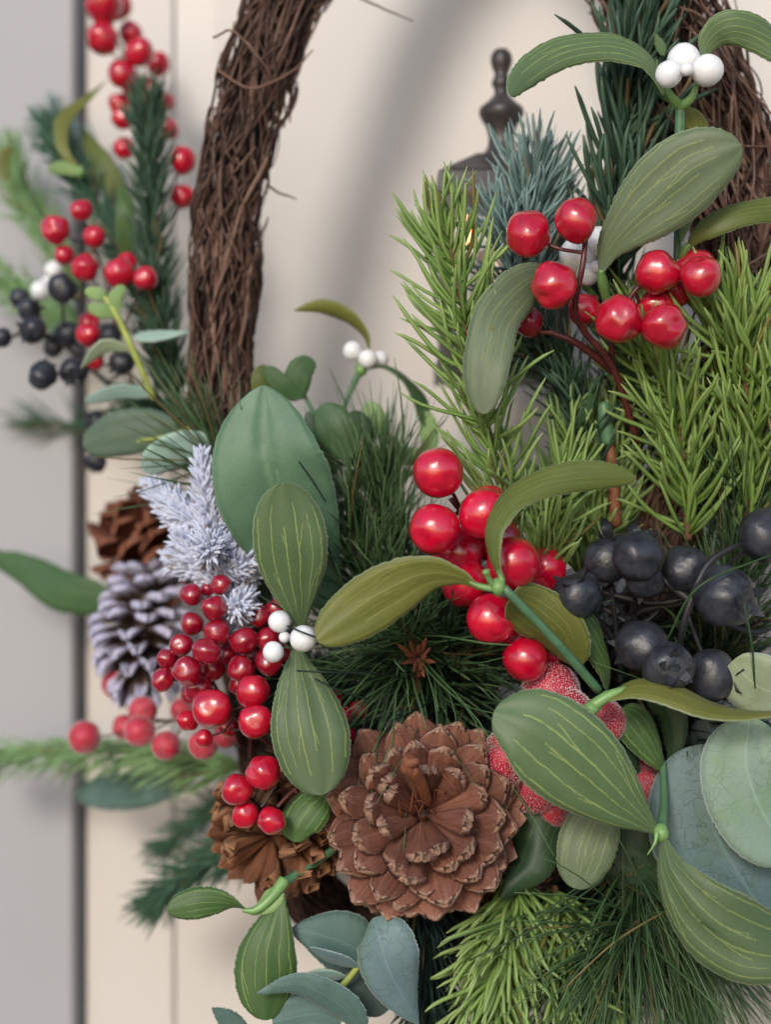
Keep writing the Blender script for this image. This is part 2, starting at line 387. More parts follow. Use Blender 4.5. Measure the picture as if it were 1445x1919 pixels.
dbox('stile', pu1, .75, 0.01, 2.0, -.04, 0, M['paint'], door)
dbox('rail', pu0 + .0005, pu1 - .0005, 0.01, .30, -.04, -.0004, M['paint'], door)
dbox('rail', pu0 + .0005, pu1 - .0005, 1.85, 2.0, -.04, -.0004, M['paint'], door)
dbox('panel_backing', pu0 + .0005, pu1 - .0005, .3005, 1.8495, -.03, -.010, M['paint'], door)
frustum_panel('recessed_panel', pu0 + .0005, pu1 - .0005, .3005, 1.8495, -.0025, -.0008, .012, M['paint'], door)
fr = thing('door_frame', 'grey painted door frame on the left, past the dark gap', 'door frame', (A0.x, A0.y, 0))
dbox('jamb', -.16, -g, 0, 2.1, -.06, .006, M['paint_grey'], fr)
dbox('seal', -g + .0002, g - .0002, 0.01, 2.0, -.05, -.006, M['seal'], fr)
gv = [(-6, -6, 0), (6, -6, 0), (6, 3, 0), (-6, 3, 0)]
tag(baked('paving', gv, [[0, 1, 2, 3]], M['stone'], None, loc=(0, 0, 0), smooth=False), kind='structure')

# ---------------------------------------------------------------- berries
def ball(nu=40, nv=26, seed=0, rough=.02, pole=.06):
    r = np.random.default_rng(seed); V, F, = [], []
    k = r.normal(0, 1, (6, 3)); ph = r.uniform(0, 6, 6)
    for i in range(nv + 1):
        th = np.pi * i / nv
        for j in range(nu):
            a = 2 * np.pi * j / nu; d = np.array([math.sin(th) * math.cos(a), math.sin(th) * math.sin(a), math.cos(th)])
            s = 1 + rough * sum(math.sin(d @ k[q] * 2.2 + ph[q]) for q in range(6)) / 2 - pole * math.exp(-(th / .28) ** 2)
            V.append(d * s)
    for i in range(nv):
        for j in range(nu):
            F.append([i * nu + j, (i + 1) * nu + j, (i + 1) * nu + (j + 1) % nu, i * nu + (j + 1) % nu])
    return V, F
BALLS = {}
def berry_mesh(mk, var=0, rough=.02):
    key = (mk, var)
    if key not in BALLS: BALLS[key] = mesh_np('berry', *ball(seed=var + 3, rough=rough), M[mk])
    return BALLS[key]
def granules(n):
    r = np.random.default_rng(5); i = np.arange(n) + .5
    ph = np.arccos(1 - 2 * i / n); th = np.pi * (1 + 5 ** .5) * i
    D = np.stack([np.cos(th) * np.sin(ph), np.sin(th) * np.sin(ph), np.cos(ph)], 1); D = unit(D + r.normal(0, .025, D.shape))
    base = np.array([[1, 0, 0], [-1, 0, 0], [0, 1, 0], [0, -1, 0], [0, 0, 1], [0, 0, -1]], float)
    f = np.array([[0, 2, 4], [2, 1, 4], [1, 3, 4], [3, 0, 4], [2, 0, 5], [1, 2, 5], [3, 1, 5], [0, 3, 5]])
    V = []; F = []
    for q in range(n):
        m3 = np.linalg.qr(r.normal(0, 1, (3, 3)))[0]
        V.append((base * r.uniform(.6, 1.3, 3)) @ m3 * r.uniform(.013, .027) + D[q] * (1.0 + r.uniform(0, .045))); F.append(f + 6 * q)
    return mesh_np('sugar_frosting', np.vstack(V), np.vstack(F), M['sugar'], smooth=False)
GRAN = granules(3000); GRAN_FAR = granules(1500)
def petal_mesh():
    V, F = [], []
    for k in range(5):
        a = 2 * np.pi * k / 5; ca, sa = math.cos(a), math.sin(a); b = len(V)
        for (r_, w_, z_) in ((.10, .10, .03), (.26, .15, .02), (.42, .09, .12), (.52, .015, .24)):
            for s_ in (-1, 1):
                for dz in (0, -.035): V.append((ca * r_ - sa * w_ * s_, sa * r_ + ca * w_ * s_, z_ + dz))
        for q in range(3):
            o = b + 4 * q
            F += [[o, o + 4, o + 6, o + 2], [o + 1, o + 3, o + 7, o + 5], [o, o + 1, o + 5, o + 4], [o + 2, o + 6, o + 7, o + 3]]
        F += [[b, b + 2, b + 3, b + 1], [b + 12, b + 13, b + 15, b + 14]]
    return mesh_np('calyx', V, F, M['calyx'], smooth=False)
CALYX = petal_mesh()
def quat_to(v): return Vector(v).to_track_quat('Z', 'Y')
def put_berry(x, y, r, d, mk, parent, squash=1.0, name='berry', calyx=None, dark=None, mesh_var=None):
    o = bpy.data.objects.new(name, berry_mesh(mk, random.randrange(4) if mesh_var is None else mesh_var, .05 if mk in ('red_satin', 'red_dark', 'blue') else .015))
    place(o, parent, P(x, y, d)); s = S(r, d)
    o.scale = (s, s, s * squash)
    if calyx is None: o.rotation_euler = (random.uniform(0, 6), random.uniform(0, 6), random.uniform(0, 6))
    else:
        o.rotation_mode = 'QUATERNION'; o.rotation_quaternion = quat_to(calyx) @ Matrix.Rotation(random.uniform(0, 6), 3, 'Z').to_quaternion()
        c = bpy.data.objects.new('calyx', CALYX); COL.objects.link(c); c.parent = o; c.location = (0, 0, .86); c.scale = (1.5, 1.5, 1.6)
    if mk == 'frost_red':
        gq = bpy.data.objects.new('sugar_frosting', GRAN if d < 3 else GRAN_FAR); COL.objects.link(gq); gq.parent = o; gq['kind'] = 'stuff'
    return o
def spray(name, label, cat, main, berries, mk, stem='red_stem', sr=4, group=None, calyx=None, join_at=.55, jit=0):
    C = spline(W(main), 30)
    t = thing(name, label, cat, C[0], group)
    V, F = tube_arrays(C, np.linspace(sr * 1.5, sr, 30) * K, 8)
    baked('stem', V, F, M[stem], t, loc=C[0])
    for b in berries:
        x, y, r, d = b[:4]; c = np.array(P(x, y, d))
        dist = np.linalg.norm(C - c, axis=1); i = int(np.argmin(dist)); i = max(0, i - int(dist[i] / (K * 90) * 3))
        mid = (C[i] + c) / 2 + np.array([rng.normal(0, .0006), abs(rng.normal(0, .0012)), -.0008])
        Cc = spline([C[i], mid, c], 9); V, F = tube_arrays(Cc, np.linspace(sr * .85, sr * .7, 9) * K, 6)
        baked('stalk', V, F, M[stem], t, loc=C[i])
        cal = None
        if calyx: cal = b[4] if len(b) > 4 else (random.uniform(-1, 1), random.uniform(-1, .6), random.uniform(-1, .5))
        put_berry(x, y, r, d, mk, t, squash=random.uniform(.94, 1.02), calyx=cal)
    return t

# ---------------------------------------------------------------- leaves
def prof(kind, v):
    if kind == 'mist':
        a = .07 + .93 * np.sin(np.pi / 2 * np.clip(v / .62, 0, 1)) ** 1.15; b = np.sqrt(np.clip(1 - ((v - .62) / .38) ** 2, 0, 1)); return np.where(v < .62, a, b)
    if kind == 'oval':
        return np.sqrt(np.clip(1 - (2 * v - 1) ** 2, 0, 1)) ** .92
    if kind == 'lance':
        return np.clip(np.sin(np.pi * v ** .85), 0, 1) ** .85
    if kind == 'ovate':
        return np.clip(np.sin(np.pi * v ** .62), 0, 1) ** .8 * (1 - .12 * v)
    if kind == 'broad':
        return (.25 + .75 * np.sin(np.pi / 2 * np.clip(v / .6, 0, 1))) * np.clip(1 - np.clip((v - .5) / .5, 0, 1) ** 2.5, 0, 1) ** .72
    if kind == 'strap':
        return np.minimum(1, (.12 + .88 * np.sin(np.pi / 2 * np.clip(v / .35, 0, 1)))) * np.sqrt(np.clip(1 - np.clip((v - .7) / .3, 0, 1) ** 2, 0, 1))
def leaf(pts, width, parent, top='mist', under='olive', kind='mist', roll=0., cup=.09, nl=44, nw=9, thick=1.5, ridge=.03, name='leaf', wave=.02, label=None, fray=.75):
    """pts: mid line (px, py, depth cm); width in px; roll: degrees turned about the mid line (list = along the leaf)"""
    nl = int(nl * 1.7); v = (1 - np.cos(np.linspace(0, np.pi, nl))) / 2 * .5 + np.linspace(0, 1, nl) * .5
    C0 = spline(W(pts), 200); L = np.concatenate([[0], np.cumsum(np.linalg.norm(np.diff(C0, axis=0), axis=1))]); L /= L[-1]
    C = np.stack([np.interp(v, L, C0[:, k]) for k in range(3)], 1)
    T = unit(np.gradient(C, axis=0)); Vw = unit(np.array([0, 0, CAMZ]) - C)
    Sd = unit(np.cross(T, Vw)); Nn = np.cross(Sd, T)
    ro = np.radians(np.interp(v, np.linspace(0, 1, len(roll)), roll)) if isinstance(roll, (list, tuple)) else np.full(nl, math.radians(roll))
    S2 = Sd * np.cos(ro)[:, None] + Nn * np.sin(ro)[:, None]; N2 = -Sd * np.sin(ro)[:, None] + Nn * np.cos(ro)[:, None]
    hw = prof(kind, v) * width / 2 * K
    u = np.linspace(-1, 1, nw)
    ed = 1 + (np.abs(u) > .99)[None, :] * rng.normal(0, fray * K, (nl, nw)) / np.maximum(hw, 6 * K)[:, None]
    ph = rng.uniform(0, 6)
    off = -cup * (u ** 2)[None] * hw[:, None] + wave * width * K * np.sin(v * 7 + ph)[:, None] * u[None] * (hw / hw.max())[:, None]
    off = off + ridge * hw[:, None] * np.cos(u * 9)[None] - (.10 * np.exp(-(u / .12) ** 2)[None] * hw[:, None] if ridge == 0 else 0)
    G = C[:, None] + S2[:, None] * (u[None, :, None] * hw[:, None, None] * ed[..., None]) + N2[:, None] * off[..., None]
    th = thick * K / 2
    Vt = (G + N2[:, None] * th).reshape(-1, 3); Vb = (G - N2[:, None] * th).reshape(-1, 3)
    V = np.vstack([Vt, Vb]); nV = nl * nw
    i = np.arange(nl - 1)[:, None] * nw; j = np.arange(nw - 1)[None]
    Q = np.stack([i + j, i + j + 1, i + nw + j + 1, i + nw + j], -1).reshape(-1, 4)
    Ft = Q; Fb = Q[:, ::-1] + nV
    rim = []
    per = [k for k in range(nw)] + [k * nw + nw - 1 for k in range(1, nl)] + [(nl - 1) * nw + k for k in range(nw - 2, -1, -1)] + [k * nw for k in range(nl - 2, 0, -1)]
    for a, b in zip(per, per[1:] + per[:1]): rim.append([b, a, a + nV, b + nV])
    # make sure the top sheet faces along N2
    q = Ft[len(Ft) // 2]; nn = np.cross(V[q[1]] - V[q[0]], V[q[2]] - V[q[0]])
    F = np.vstack([Ft, Fb, rim])
    if nn @ N2[nl // 2] < 0: F = F[:, ::-1]
    mi = np.concatenate([np.zeros(len(Ft)), np.ones(len(Fb)), np.zeros(len(rim))])
    uu, vv = np.meshgrid(u * .5 + .5, v); uv = np.stack([uu.ravel(), vv.ravel()], 1); uv = np.vstack([uv, uv])
    o = baked(name, V, F, [M[top], M[under]], parent, loc=C[0], uv=uv, mi=mi)
    if label: o['label'] = label
    return o

# ---------------------------------------------------------------- needled sprigs
def needle_frames(Cs, n, nl, ang, t0=0., t1=1., tipang=25, jang=13, lenv=.2, flat=None):
    """bases, directions, tangents, lengths for n needles along the twig"""
    t = np.sort(rng.uniform(t0, t1, n)); m = len(Cs) - 1
    i = np.minimum((t * m).astype(int), m - 1); f = (t * m - i)[:, None]
    B = Cs[i] * (1 - f) + Cs[i + 1] * f; T = unit(np.gradient(Cs, axis=0))[i]
    az = (np.arange(n) * 2.39996 + rng.normal(0, .35, n)); ref = np.array([.1, -1, .05])
    A = unit(np.cross(T, ref)); Bn = np.cross(T, A)
    a = np.radians(ang + (tipang - ang) * np.clip((t - .8) / .2, 0, 1) ** 1.5 + rng.normal(0, jang, n))
    Rr = np.cos(az)[:, None] * A + np.sin(az)[:, None] * Bn
    if flat: Rr = Rr * np.array([1, flat, 1]); Rr = unit(Rr)
    D = unit(np.cos(a)[:, None] * T + np.sin(a)[:, None] * Rr)
    L = nl * K * (1 + rng.uniform(-lenv, lenv, n)) * (1 - .25 * np.clip((t - .85) / .15, 0, 1))
    return B, D, T, L
def needle_mesh(B, D, Bend, L, rad, seg=5, taper=.75, wig=.05, blunt=True):
    n = len(B); s = np.linspace(0, 1, seg + 1)
    X = unit(np.cross(D, rng.normal(0, 1, (n, 3)))); Y = np.cross(D, X)
    wv = rng.normal(0, wig, (n, 1)); 
    Pt = B[:, None] + L[:, None, None] * (D[:, None] * s[None, :, None] + Bend[:, None] * (s ** 2)[None, :, None] + X[:, None] * (np.sin(s * 5.0)[None, :] * wv)[..., None])
    rr = rad * K * np.ones((n, 1)) * rng.uniform(.8, 1.2, (n, 1))
    pr = np.interp(s, [0, .12, .6, .93, 1], [.7, 1, 1, taper, .25])
    a = np.arange(4) * np.pi / 2; X2 = X * 1.0; Y2 = Y * .6
    V = Pt[:, :, None] + (rr * pr[None])[:, :, None, None] * (np.cos(a)[None, None, :, None] * X2[:, None, None] + np.sin(a)[None, None, :, None] * Y2[:, None, None])
    V = V.reshape(-1, 3); m = seg + 1
    k = (np.arange(n) * m * 4)[:, None, None]; i = (np.arange(seg) * 4)[None, :, None]; j = np.arange(4)[None, None]
    F = np.stack([k + i + j, k + i + (j + 1) % 4, k + i + 4 + (j + 1) % 4, k + i + 4 + j], -1).reshape(-1, 4)
    e = (np.arange(n) * m * 4 + seg * 4)[:, None]; F = np.vstack([F, np.hstack([e, e + 1, e + 2, e + 3])])
    uv = np.zeros((len(V), 2)); uv[:, 1] = np.tile(np.repeat(s, 4), n)
    return V, F, uv
NEED = {}
def needle_variants(mk, asp):
    key = (mk, asp)
    if key in NEED: return NEED[key]
    out = []
    for q in range(7):
        seg = 8; s = np.linspace(0, 1, seg + 1); b = (-.05, .12, .24, .34, .42, .30, .16)[q]; wv = random.uniform(-.05, .05)
        C = np.stack([b * 1.5 * s ** 1.8 + wv * np.sin(s * 5) - wv * s * 3, .05 * np.sin(s * 3.5 + q), s - .2 * b * s ** 2], 1); C -= C[0]
        pr = np.interp(s, [0, .12, .6, .93, 1], [.6, 1, 1, .8, .25]) * asp
        V, F = tube_arrays(C, pr, 6)
        uv = np.stack([V[:, 0] * 0, np.clip(V[:, 2], 0, 1)], 1)
        out.append(mesh_np('needle', V, F, M[mk], uv=uv))
    NEED[key] = out
    return out
def sprig(name, label, cat, spine, n, nl, rad, ang, mk, twig='twig', tr=4, bend=.25, split=0, t0=0., droop=0., tipang=25, jang=10, wig=.05, seg=5, chaos=.07, group=None, parent=None, flat=None, partname='needles', lenv=.2):
    Cs = spline(W(spine), 40)
    t = parent or thing(name, label, cat, Cs[0], group)
    V, F = tube_arrays(Cs, np.linspace(tr, tr * .5, 40) * K, 6)
    baked('twig', V, F, M[twig], t, loc=Cs[0])
    B, D, T, L = needle_frames(Cs, n, nl, ang, t0, 1, tipang, jang, lenv, flat)
    idx = np.arange(n)
    if split:
        vis = np.argsort(B[:, 1] + .3 * D[:, 1] * L)[:min(split, n, 290)]      # the ones that stand nearest the viewer
        vs = needle_variants(mk, round(rad / nl, 3))
        for k in vis:
            o = bpy.data.objects.new('needle', vs[random.randrange(7)])
            z = Vector(D[k]); x = Vector(T[k]); x = (x - z * x.dot(z)).normalized(); y = z.cross(x)
            x = (Matrix.Rotation(random.gauss(0, .5), 3, z) @ x); y = z.cross(x)
            Rm = Matrix((x, y, z)).transposed()
            place(o, t, B[k]); o.rotation_mode = 'QUATERNION'; o.rotation_quaternion = Rm.to_quaternion()
            wdt = random.uniform(.85, 1.2) * nl * K; o.scale = (L[k], L[k] * .9 if False else wdt, L[k])
        idx = np.setdiff1d(idx, vis)
    if len(idx):
        Bend = bend * T[idx] + np.array([0, 0, -droop]) + rng.normal(0, chaos, (len(idx), 3))
        V, F, uv = needle_mesh(B[idx], D[idx], Bend, L[idx] / (1 + .5 * bend), rad, seg, wig=wig)
        baked(partname, V, F, M[mk], t, loc=Cs[0], kind='stuff', uv=uv)
    return t

# ---------------------------------------------------------------- pine cones
def scale_mesh(mk, seed, w=.34, tipw=.30, thin=1.0):
    r = np.random.default_rng(seed); v = np.array([0, .15, .3, .45, .58, .68, .77, .84, .895, .935, .965, .988, 1]); nl, nw = len(v), 7; u = np.linspace(-1, 1, nw)
    hw = np.where(v < .8, .09 + (w - .09) * np.clip(v / .72, 0, 1) ** 1.1, 0)
    hw = np.where(v >= .62, w * np.sqrt(np.clip(1 - (np.clip(v - .76, 0, 1) / .243) ** 2, 0, 1)), .09 + (w - .09) * (v / .62) ** 1.15)
    hw = hw * (1 + r.normal(0, .03, nl))
    G = np.zeros((nl, nw, 3)); sk = r.normal(0, .05)
    G[..., 0] = u[None] * hw[:, None] + sk * v[:, None] ** 2; G[..., 2] = v[:, None] * (1 - .06 * np.abs(u[None]) ** 2 * (v[:, None] > .8))
    G[..., 1] = -.12 * (u[None] ** 2) * hw[:, None] / w + .10 * v[:, None] ** 2 + .02 * np.cos(u[None] * 6 + r.uniform(0, 6)) + r.normal(0, .004, (nl, nw))
    tk = (.022 + .055 * np.clip((v - .72) / .2, 0, 1)) * thin
    Vt = G.copy(); Vt[..., 1] += tk[:, None] * .5; Vb = G.copy(); Vb[..., 1] -= tk[:, None] * (1.3 + 0 * u[None])
    Vb[-1, :, 2] -= .02
    V = np.vstack([Vt.reshape(-1, 3), Vb.reshape(-1, 3)]); nV = nl * nw
    i = np.arange(nl - 1)[:, None] * nw; j = np.arange(nw - 1)[None]
    Q = np.stack([i + j, i + nw + j, i + nw + j + 1, i + j + 1], -1).reshape(-1, 4)
    per = [k for k in range(nw)] + [k * nw + nw - 1 for k in range(1, nl)] + [(nl - 1) * nw + k for k in range(nw - 2, -1, -1)] + [k * nw for k in range(nl - 2, 0, -1)]
    rim = [[a, b, b + nV, a + nV] for a, b in zip(per, per[1:] + per[:1])]
    uu, vv = np.meshgrid(u * .5 + .5, v); uv = np.stack([uu.ravel(), vv.ravel()], 1)
    return mesh_np('scale', V, np.vstack([Q, Q[:, ::-1] + nV, rim]), M[mk], uv=np.vstack([uv, uv]))
def cone(name, label, x, y, d, a, b, axis, n, mk, th0=14, th1=125, w=.34, root=.55, jit=.05, group=None, spin=0, wid=1.0, thin=1.0, core='dark_stem', shell=0, tiltup=0):
    C = np.array(P(x, y, d)); ax = unit(np.array(axis, float)); a = a * K; b = b * K
    t = thing(name, label, 'pine cone', C - ax * b * .8, group)
    ms = [scale_mesh(mk, q + 50, w, thin=thin) for q in range(6)]
    e1 = unit(np.cross(ax, [0.3, .2, .9])); e2 = np.cross(ax, e1)
    zc = np.linspace(math.cos(math.radians(th0)), math.cos(math.radians(th1)), n)
    # woody core
    cp = np.linspace(-.75, .22, 12)[:, None] * ax * b + C
    V, F = tube_arrays(cp, a * np.interp(np.linspace(0, 1, 12), [0, .4, 1], [.30, .30, .05]), 10); baked('core', V, F, M[core], t, loc=C)
    for i in range(n):
        th = math.acos(zc[i]); ph = spin + i * 2.39996 + random.gauss(0, .05)
        rad = math.cos(ph) * e1 + math.sin(ph) * e2
        tip = C + ax * math.cos(th) * b + rad * math.sin(th) * a
        rt = C + ax * (b * (math.cos(th) * root - .12)) + rad * a * .04
        z = tip - rt; L = np.linalg.norm(z) * (1 + random.gauss(0, jit)); z = unit(z); z = unit(z + rng.normal(0, .055, 3) + ax * tiltup)
        yv = unit(ax * 1.0 - z * (ax @ z)) if abs(ax @ z) < .999 else unit(np.cross(z, e1))
        xv = np.cross(yv, z)
        o = bpy.data.objects.new('scale', ms[random.randrange(6)])
        place(o, t, rt); o.rotation_mode = 'QUATERNION'
        o.rotation_quaternion = Matrix((xv, yv, z)).transposed().to_quaternion()
        ww = a * .225 * wid * (.26 + .80 * math.sin(min(th, 1.5))) * random.uniform(.9, 1.1)
        o.scale = (ww / .34, a * .62, L)
    return t

# ---------------------------------------------------------------- the grapevine ring
RING = [(1215, -60, 3.2), (1285, 130, 3.0), (1362, 330, 2.7), (1412, 540, 2.8), (1385, 760, 3.2), (1262, 960, 3.4), (1240, 1160, 3.8), (1180, 1380, 4.2), (1040, 1590, 4.4),
        (860, 1740, 4.6), (700, 1770, 4.8), (560, 1640, 5.0), (500, 1420, 5.0), (460, 1180, 4.6), (425, 950, 4.2), (412, 720, 4.0), (420, 500, 4.0), (445, 290, 4.0), (500, 90, 4.2), (590, -110, 4.4),
        (715, -350, 4.4), (920, -500, 4.0), (1120, -340, 3.4)]
def ring_curve():
    p = W(RING); n = len(p); pp = np.vstack([p[-2:], p, p[:3]]); c = spline(pp, 60 * (len(pp) - 1) + 1)
    return c[120:120 + 60 * n]
RC = ring_curve(); NR = len(RC)
RT = unit(np.roll(RC, -2, 0) - np.roll(RC, 2, 0)); RA = unit(np.cross(RT, [0, 1, 0])); RB = np.cross(RT, RA)
def ring_radius(i):           # px of the photo
    q = (i % NR) / NR * len(RING)
    return np.interp(q, [0, 2, 4, 5, 7, 9, 12, 14, 16, 18, 20, 23], [128, 108, 92, 78, 66, 66, 62, 58, 66, 74, 84, 110])
ring = thing('wreath_ring', 'brown twisted grapevine ring that carries all the greenery', 'wreath ring', RC[0])
def strand(i0, length, rho, phi, tw, rad, n, wob):
    k = i0 + np.linspace(0, length, n); i = k.astype(int) % NR
    a = phi + tw * (k - i0) / 60; rr = ring_radius(k) * K
    r = rho * rr * (1 + wob * np.sin(k / 17 + phi * 3) + wob * .7 * np.sin(k / 7.3 + phi * 5))
    return RC[i] + (np.cos(a) * r)[:, None] * RA[i] + (np.sin(a) * r)[:, None] * RB[i] + RT[i] * (rng.normal(0, .0002, (n, 1)))
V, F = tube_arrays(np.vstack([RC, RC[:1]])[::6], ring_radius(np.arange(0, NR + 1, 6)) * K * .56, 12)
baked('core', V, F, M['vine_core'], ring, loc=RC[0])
def front_phi():   # most strands lie on the side towards the viewer: RB or RA side found by sign
    return None
def in_view(C):
    px = 722.5 + C[:, 0] / (K * C[:, 1] / FD); py = 959.5 - (C[:, 2] - CAMZ) / (K * C[:, 1] / FD)
    return ((px > -30) & (px < 1475) & (py > -30) & (py < 1950)).mean()
cands = []
sgn = -1 if RB[30][1] > 0 else 1
for q in range(1700):
    i0 = rng.integers(0, NR); left = 13 * 60 < i0 < 20 * 60
    ln = rng.uniform(40, 150) if not left else rng.uniform(25, 100)
    ph = rng.uniform(0, 2 * np.pi); C = strand(i0, ln, rng.uniform(.62, 1.02), ph, rng.normal(0, .95) + .2, 0, 26, .10 if not left else .13)
    i1 = int(i0) % NR; vis = in_view(C); front = -(C[:, 1] - RC[(i0 + np.linspace(0, ln, 26)).astype(int) % NR][:, 1]).mean() / K
    rad = rng.uniform(2.0, 5.0) if not left else rng.uniform(1.8, 5.6)
    arm = (i0 % NR) / 60; hidden = 6.6 < (arm + ln / 120) < 14.2
    cands.append((vis * 100 + front - (150 if hidden else 0), C, rad, left))
cands.sort(key=lambda c: -c[0])
for q, (s_, C, rad, left) in enumerate(cands[:285]):
    V, F = tube_arrays(C, rad * K * np.interp(np.linspace(0, 1, len(C)), [0, .05, .95, 1], [.6, 1, .9, .5]), 5)
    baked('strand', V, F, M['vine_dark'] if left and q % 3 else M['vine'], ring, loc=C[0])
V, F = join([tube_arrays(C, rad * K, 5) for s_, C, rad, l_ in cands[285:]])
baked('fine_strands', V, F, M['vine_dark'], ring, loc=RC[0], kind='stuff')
fib = []
for q in range(900):          # bark fibres, mostly on the left arm
    i0 = rng.integers(13 * 60, 20 * 60) if q < 640 else rng.integers(0, 7 * 60)
    C = strand(i0, rng.uniform(10, 38), rng.uniform(.9, 1.10 if q % 6 else 1.22), rng.uniform(0, 6.28), rng.normal(0, 1.6), 0, 9, .06)
    fib.append(tube_arrays(C, rng.uniform(.9, 2.0) * K, 4))
V, F = join(fib); baked('bark_fibres', V, F, M['vine'], ring, loc=RC[0], kind='stuff')
for pts in ([(640, -20, 4.4), (700, 8, 4.2), (775, 40, 4.0)], [(400, 70, 3.2), (440, 60, 2.9), (500, 130, 2.8), (505, 170, 3.2)], [(405, 130, 3.4), (470, 165, 2.9), (545, 135, 3.2), (585, 95, 3.9)],
            [(500, 345, 4), (520, 360, 4), (555, 372, 4)], [(1130, 0, 1.6), (1180, 120, 1.4), (1290, 250, 1.2), (1420, 275, 1.5), (1460, 262, 1.8)], [(1300, 60, 1.2), (1400, 160, 1.0), (1470, 240, 1.2)],
            [(1330, 60, 1.6), (1420, 200, 1.4), (1450, 330, 1.6)], [(1370, 585, .9), (1300, 700, 1.2), (1340, 720, 1.4)], [(1445, 470, .9), (1340, 540, 1.0), (1290, 620, 1.1), (1250, 830, 1.6)]):
    tube('strand', pts, [2.6, 2.6, 1.6], M['vine'], ring, 6, wob=.00005)

# ---------------------------------------------------------------- lantern
def lathe(prof_, x, y, d, mat, parent, name, ns=24):
    V = []; o3 = np.array(P(x, y, d)); s = S(1, d)
    for (h, r) in prof_:
        for j in range(ns):
            a = 2 * np.pi * j / ns; V.append(o3 + np.array([math.cos(a) * r * s, math.sin(a) * r * s, -h * s]))
    F = [[i * ns + j, i * ns + (j + 1) % ns, (i + 1) * ns + (j + 1) % ns, (i + 1) * ns + j] for i in range(len(prof_) - 1) for j in range(ns)]
    return baked(name, V, F, mat, parent, loc=o3)
def frus(x, y0, y1, h0, h1, d, mat, parent, name):    # square frustum between two heights, half widths in px
    V = []
    for (yy, h) in ((y0, h0), (y1, h1)):
        c = np.array(P(x, yy, d)); s = S(1, d)
        for (sx, sy) in ((-1, -1), (1, -1), (1, 1), (-1, 1)): V.append(c + np.array([sx * h * s, sy * h * s, 0]))
    F = [[0, 1, 5, 4], [1, 2, 6, 5], [2, 3, 7, 6], [3, 0, 4, 7], [3, 2, 1, 0], [4, 5, 6, 7]]
    o = baked(name, V, F, mat, parent, smooth=False); b = o.modifiers.new('edge', 'BEVEL'); b.width = .0006; b.segments = 3; return o
LD = 5.2; LX = 940
lan = thing('lantern', 'small black metal lantern with turned finial inside the wreath', 'lantern', P(LX, 700, LD))
lathe([(90, .5), (93, 12), (102, 19), (114, 21), (126, 18), (138, 13), (145, 14), (153, 18.5), (160, 18), (168, 13), (178, 14), (190, 25), (203, 41), (213, 43), (224, 38), (238, 29), (258, 24), (275, 26), (292, 36), (300, 46), (302, 1)], LX, 0, LD, M['iron'], lan, 'finial')
frus(LX, 296, 340, 48, 118, LD, M['iron'], lan, 'roof')
frus(LX, 341, 384, 122, 124, LD, M['iron'], lan, 'eave')
for sx in (-1, 1):
    for sy in (-1, 1):
        c = P(LX, 384, LD); s = S(1, LD)
        V = []; 
        for yy in (384, 680):
            cc = np.array(P(LX, yy, LD))
            for (ax_, ay_) in ((-1, -1), (1, -1), (1, 1), (-1, 1)): V.append(cc + np.array([(sx * 104 + ax_ * 12) * s, (sy * 104 + ay_ * 12) * s, 0]))
        baked('corner_post', V, [[0, 1, 5, 4], [1, 2, 6, 5], [2, 3, 7, 6], [3, 0, 4, 7], [3, 2, 1, 0], [4, 5, 6, 7]], M['iron'], lan, smooth=False)
frus(LX, 680.5, 715, 124, 124, LD, M['iron'], lan, 'base')
lathe([(470, .5), (471, 45), (480, 50), (679, 50), (679.5, 1)], LX, 0, LD, M['wax'], lan, 'candle')
lathe([(398, .5), (410, 8), (430, 15), (450, 17), (462, 10), (469, 1)], LX - 62, 0, LD - .9, M['flame'], lan, 'flame', 14)
lp = bpy.data.lights.new('lantern_glow', 'POINT'); lp.energy = .004; lp.color = (1, .55, .3); lp.shadow_soft_size = .003
lo = bpy.data.objects.new('lantern_glow', lp); place(lo, lan, P(LX - 62, 435, LD - 1.15))

# ---------------------------------------------------------------- berry sprays
GB = 'red berry sprays tucked into the wreath'
spray('berry_spray', 'satin red berries on maroon stems at upper right, in front of the vine', 'berry spray',
      [(1196, 830, 1.2), (1150, 690, .4), (1098, 625, -.1), (1078, 580, -.5), (1092, 500, -.8), (1098, 450, -.7)],
      [(989, 438, 46, -.4), (1079, 412, 42, -1.0), (1039, 535, 43, -1.1), (1095, 580, 32, .5)], 'red_satin', sr=5, group=GB)
s2 = spray('berry_spray', 'satin red berries forking right beside the big mistletoe leaf', 'berry spray',
      [(1150, 690, .6), (1148, 630, .3), (1180, 560, 0), (1215, 520, -.1)],
      [(1160, 599, 44, -1.0), (1245, 611, 42, -1.3), (1233, 511, 42, -.4), (1316, 516, 40, -.9), (1268, 540, 35, .4), (1232, 578, 35, .2), (1305, 505, 38, .2)], 'red_satin', sr=4.5, group=GB)
s3 = spray('berry_spray', 'single wrinkled dark red berry on a maroon twig under the drooping leaf', 'berry spray',
      [(1150, 695, .8), (1085, 645, .3), (1030, 622, .2)], [(989, 603, 30, .3)], 'red_dark', sr=6, group=GB)
tube('stem', [(1155, 985, 1.6), (1150, 900, 1.5), (1140, 800, 1.4)], [11, 11, 9], M['brown_stem'], s2, 10)
tube('stem', [(1141, 830, 1.35), (1136, 790, 1.3), (1132, 756, 1.3)], [15, 15, 12], M['green_stem'], s2, 10)
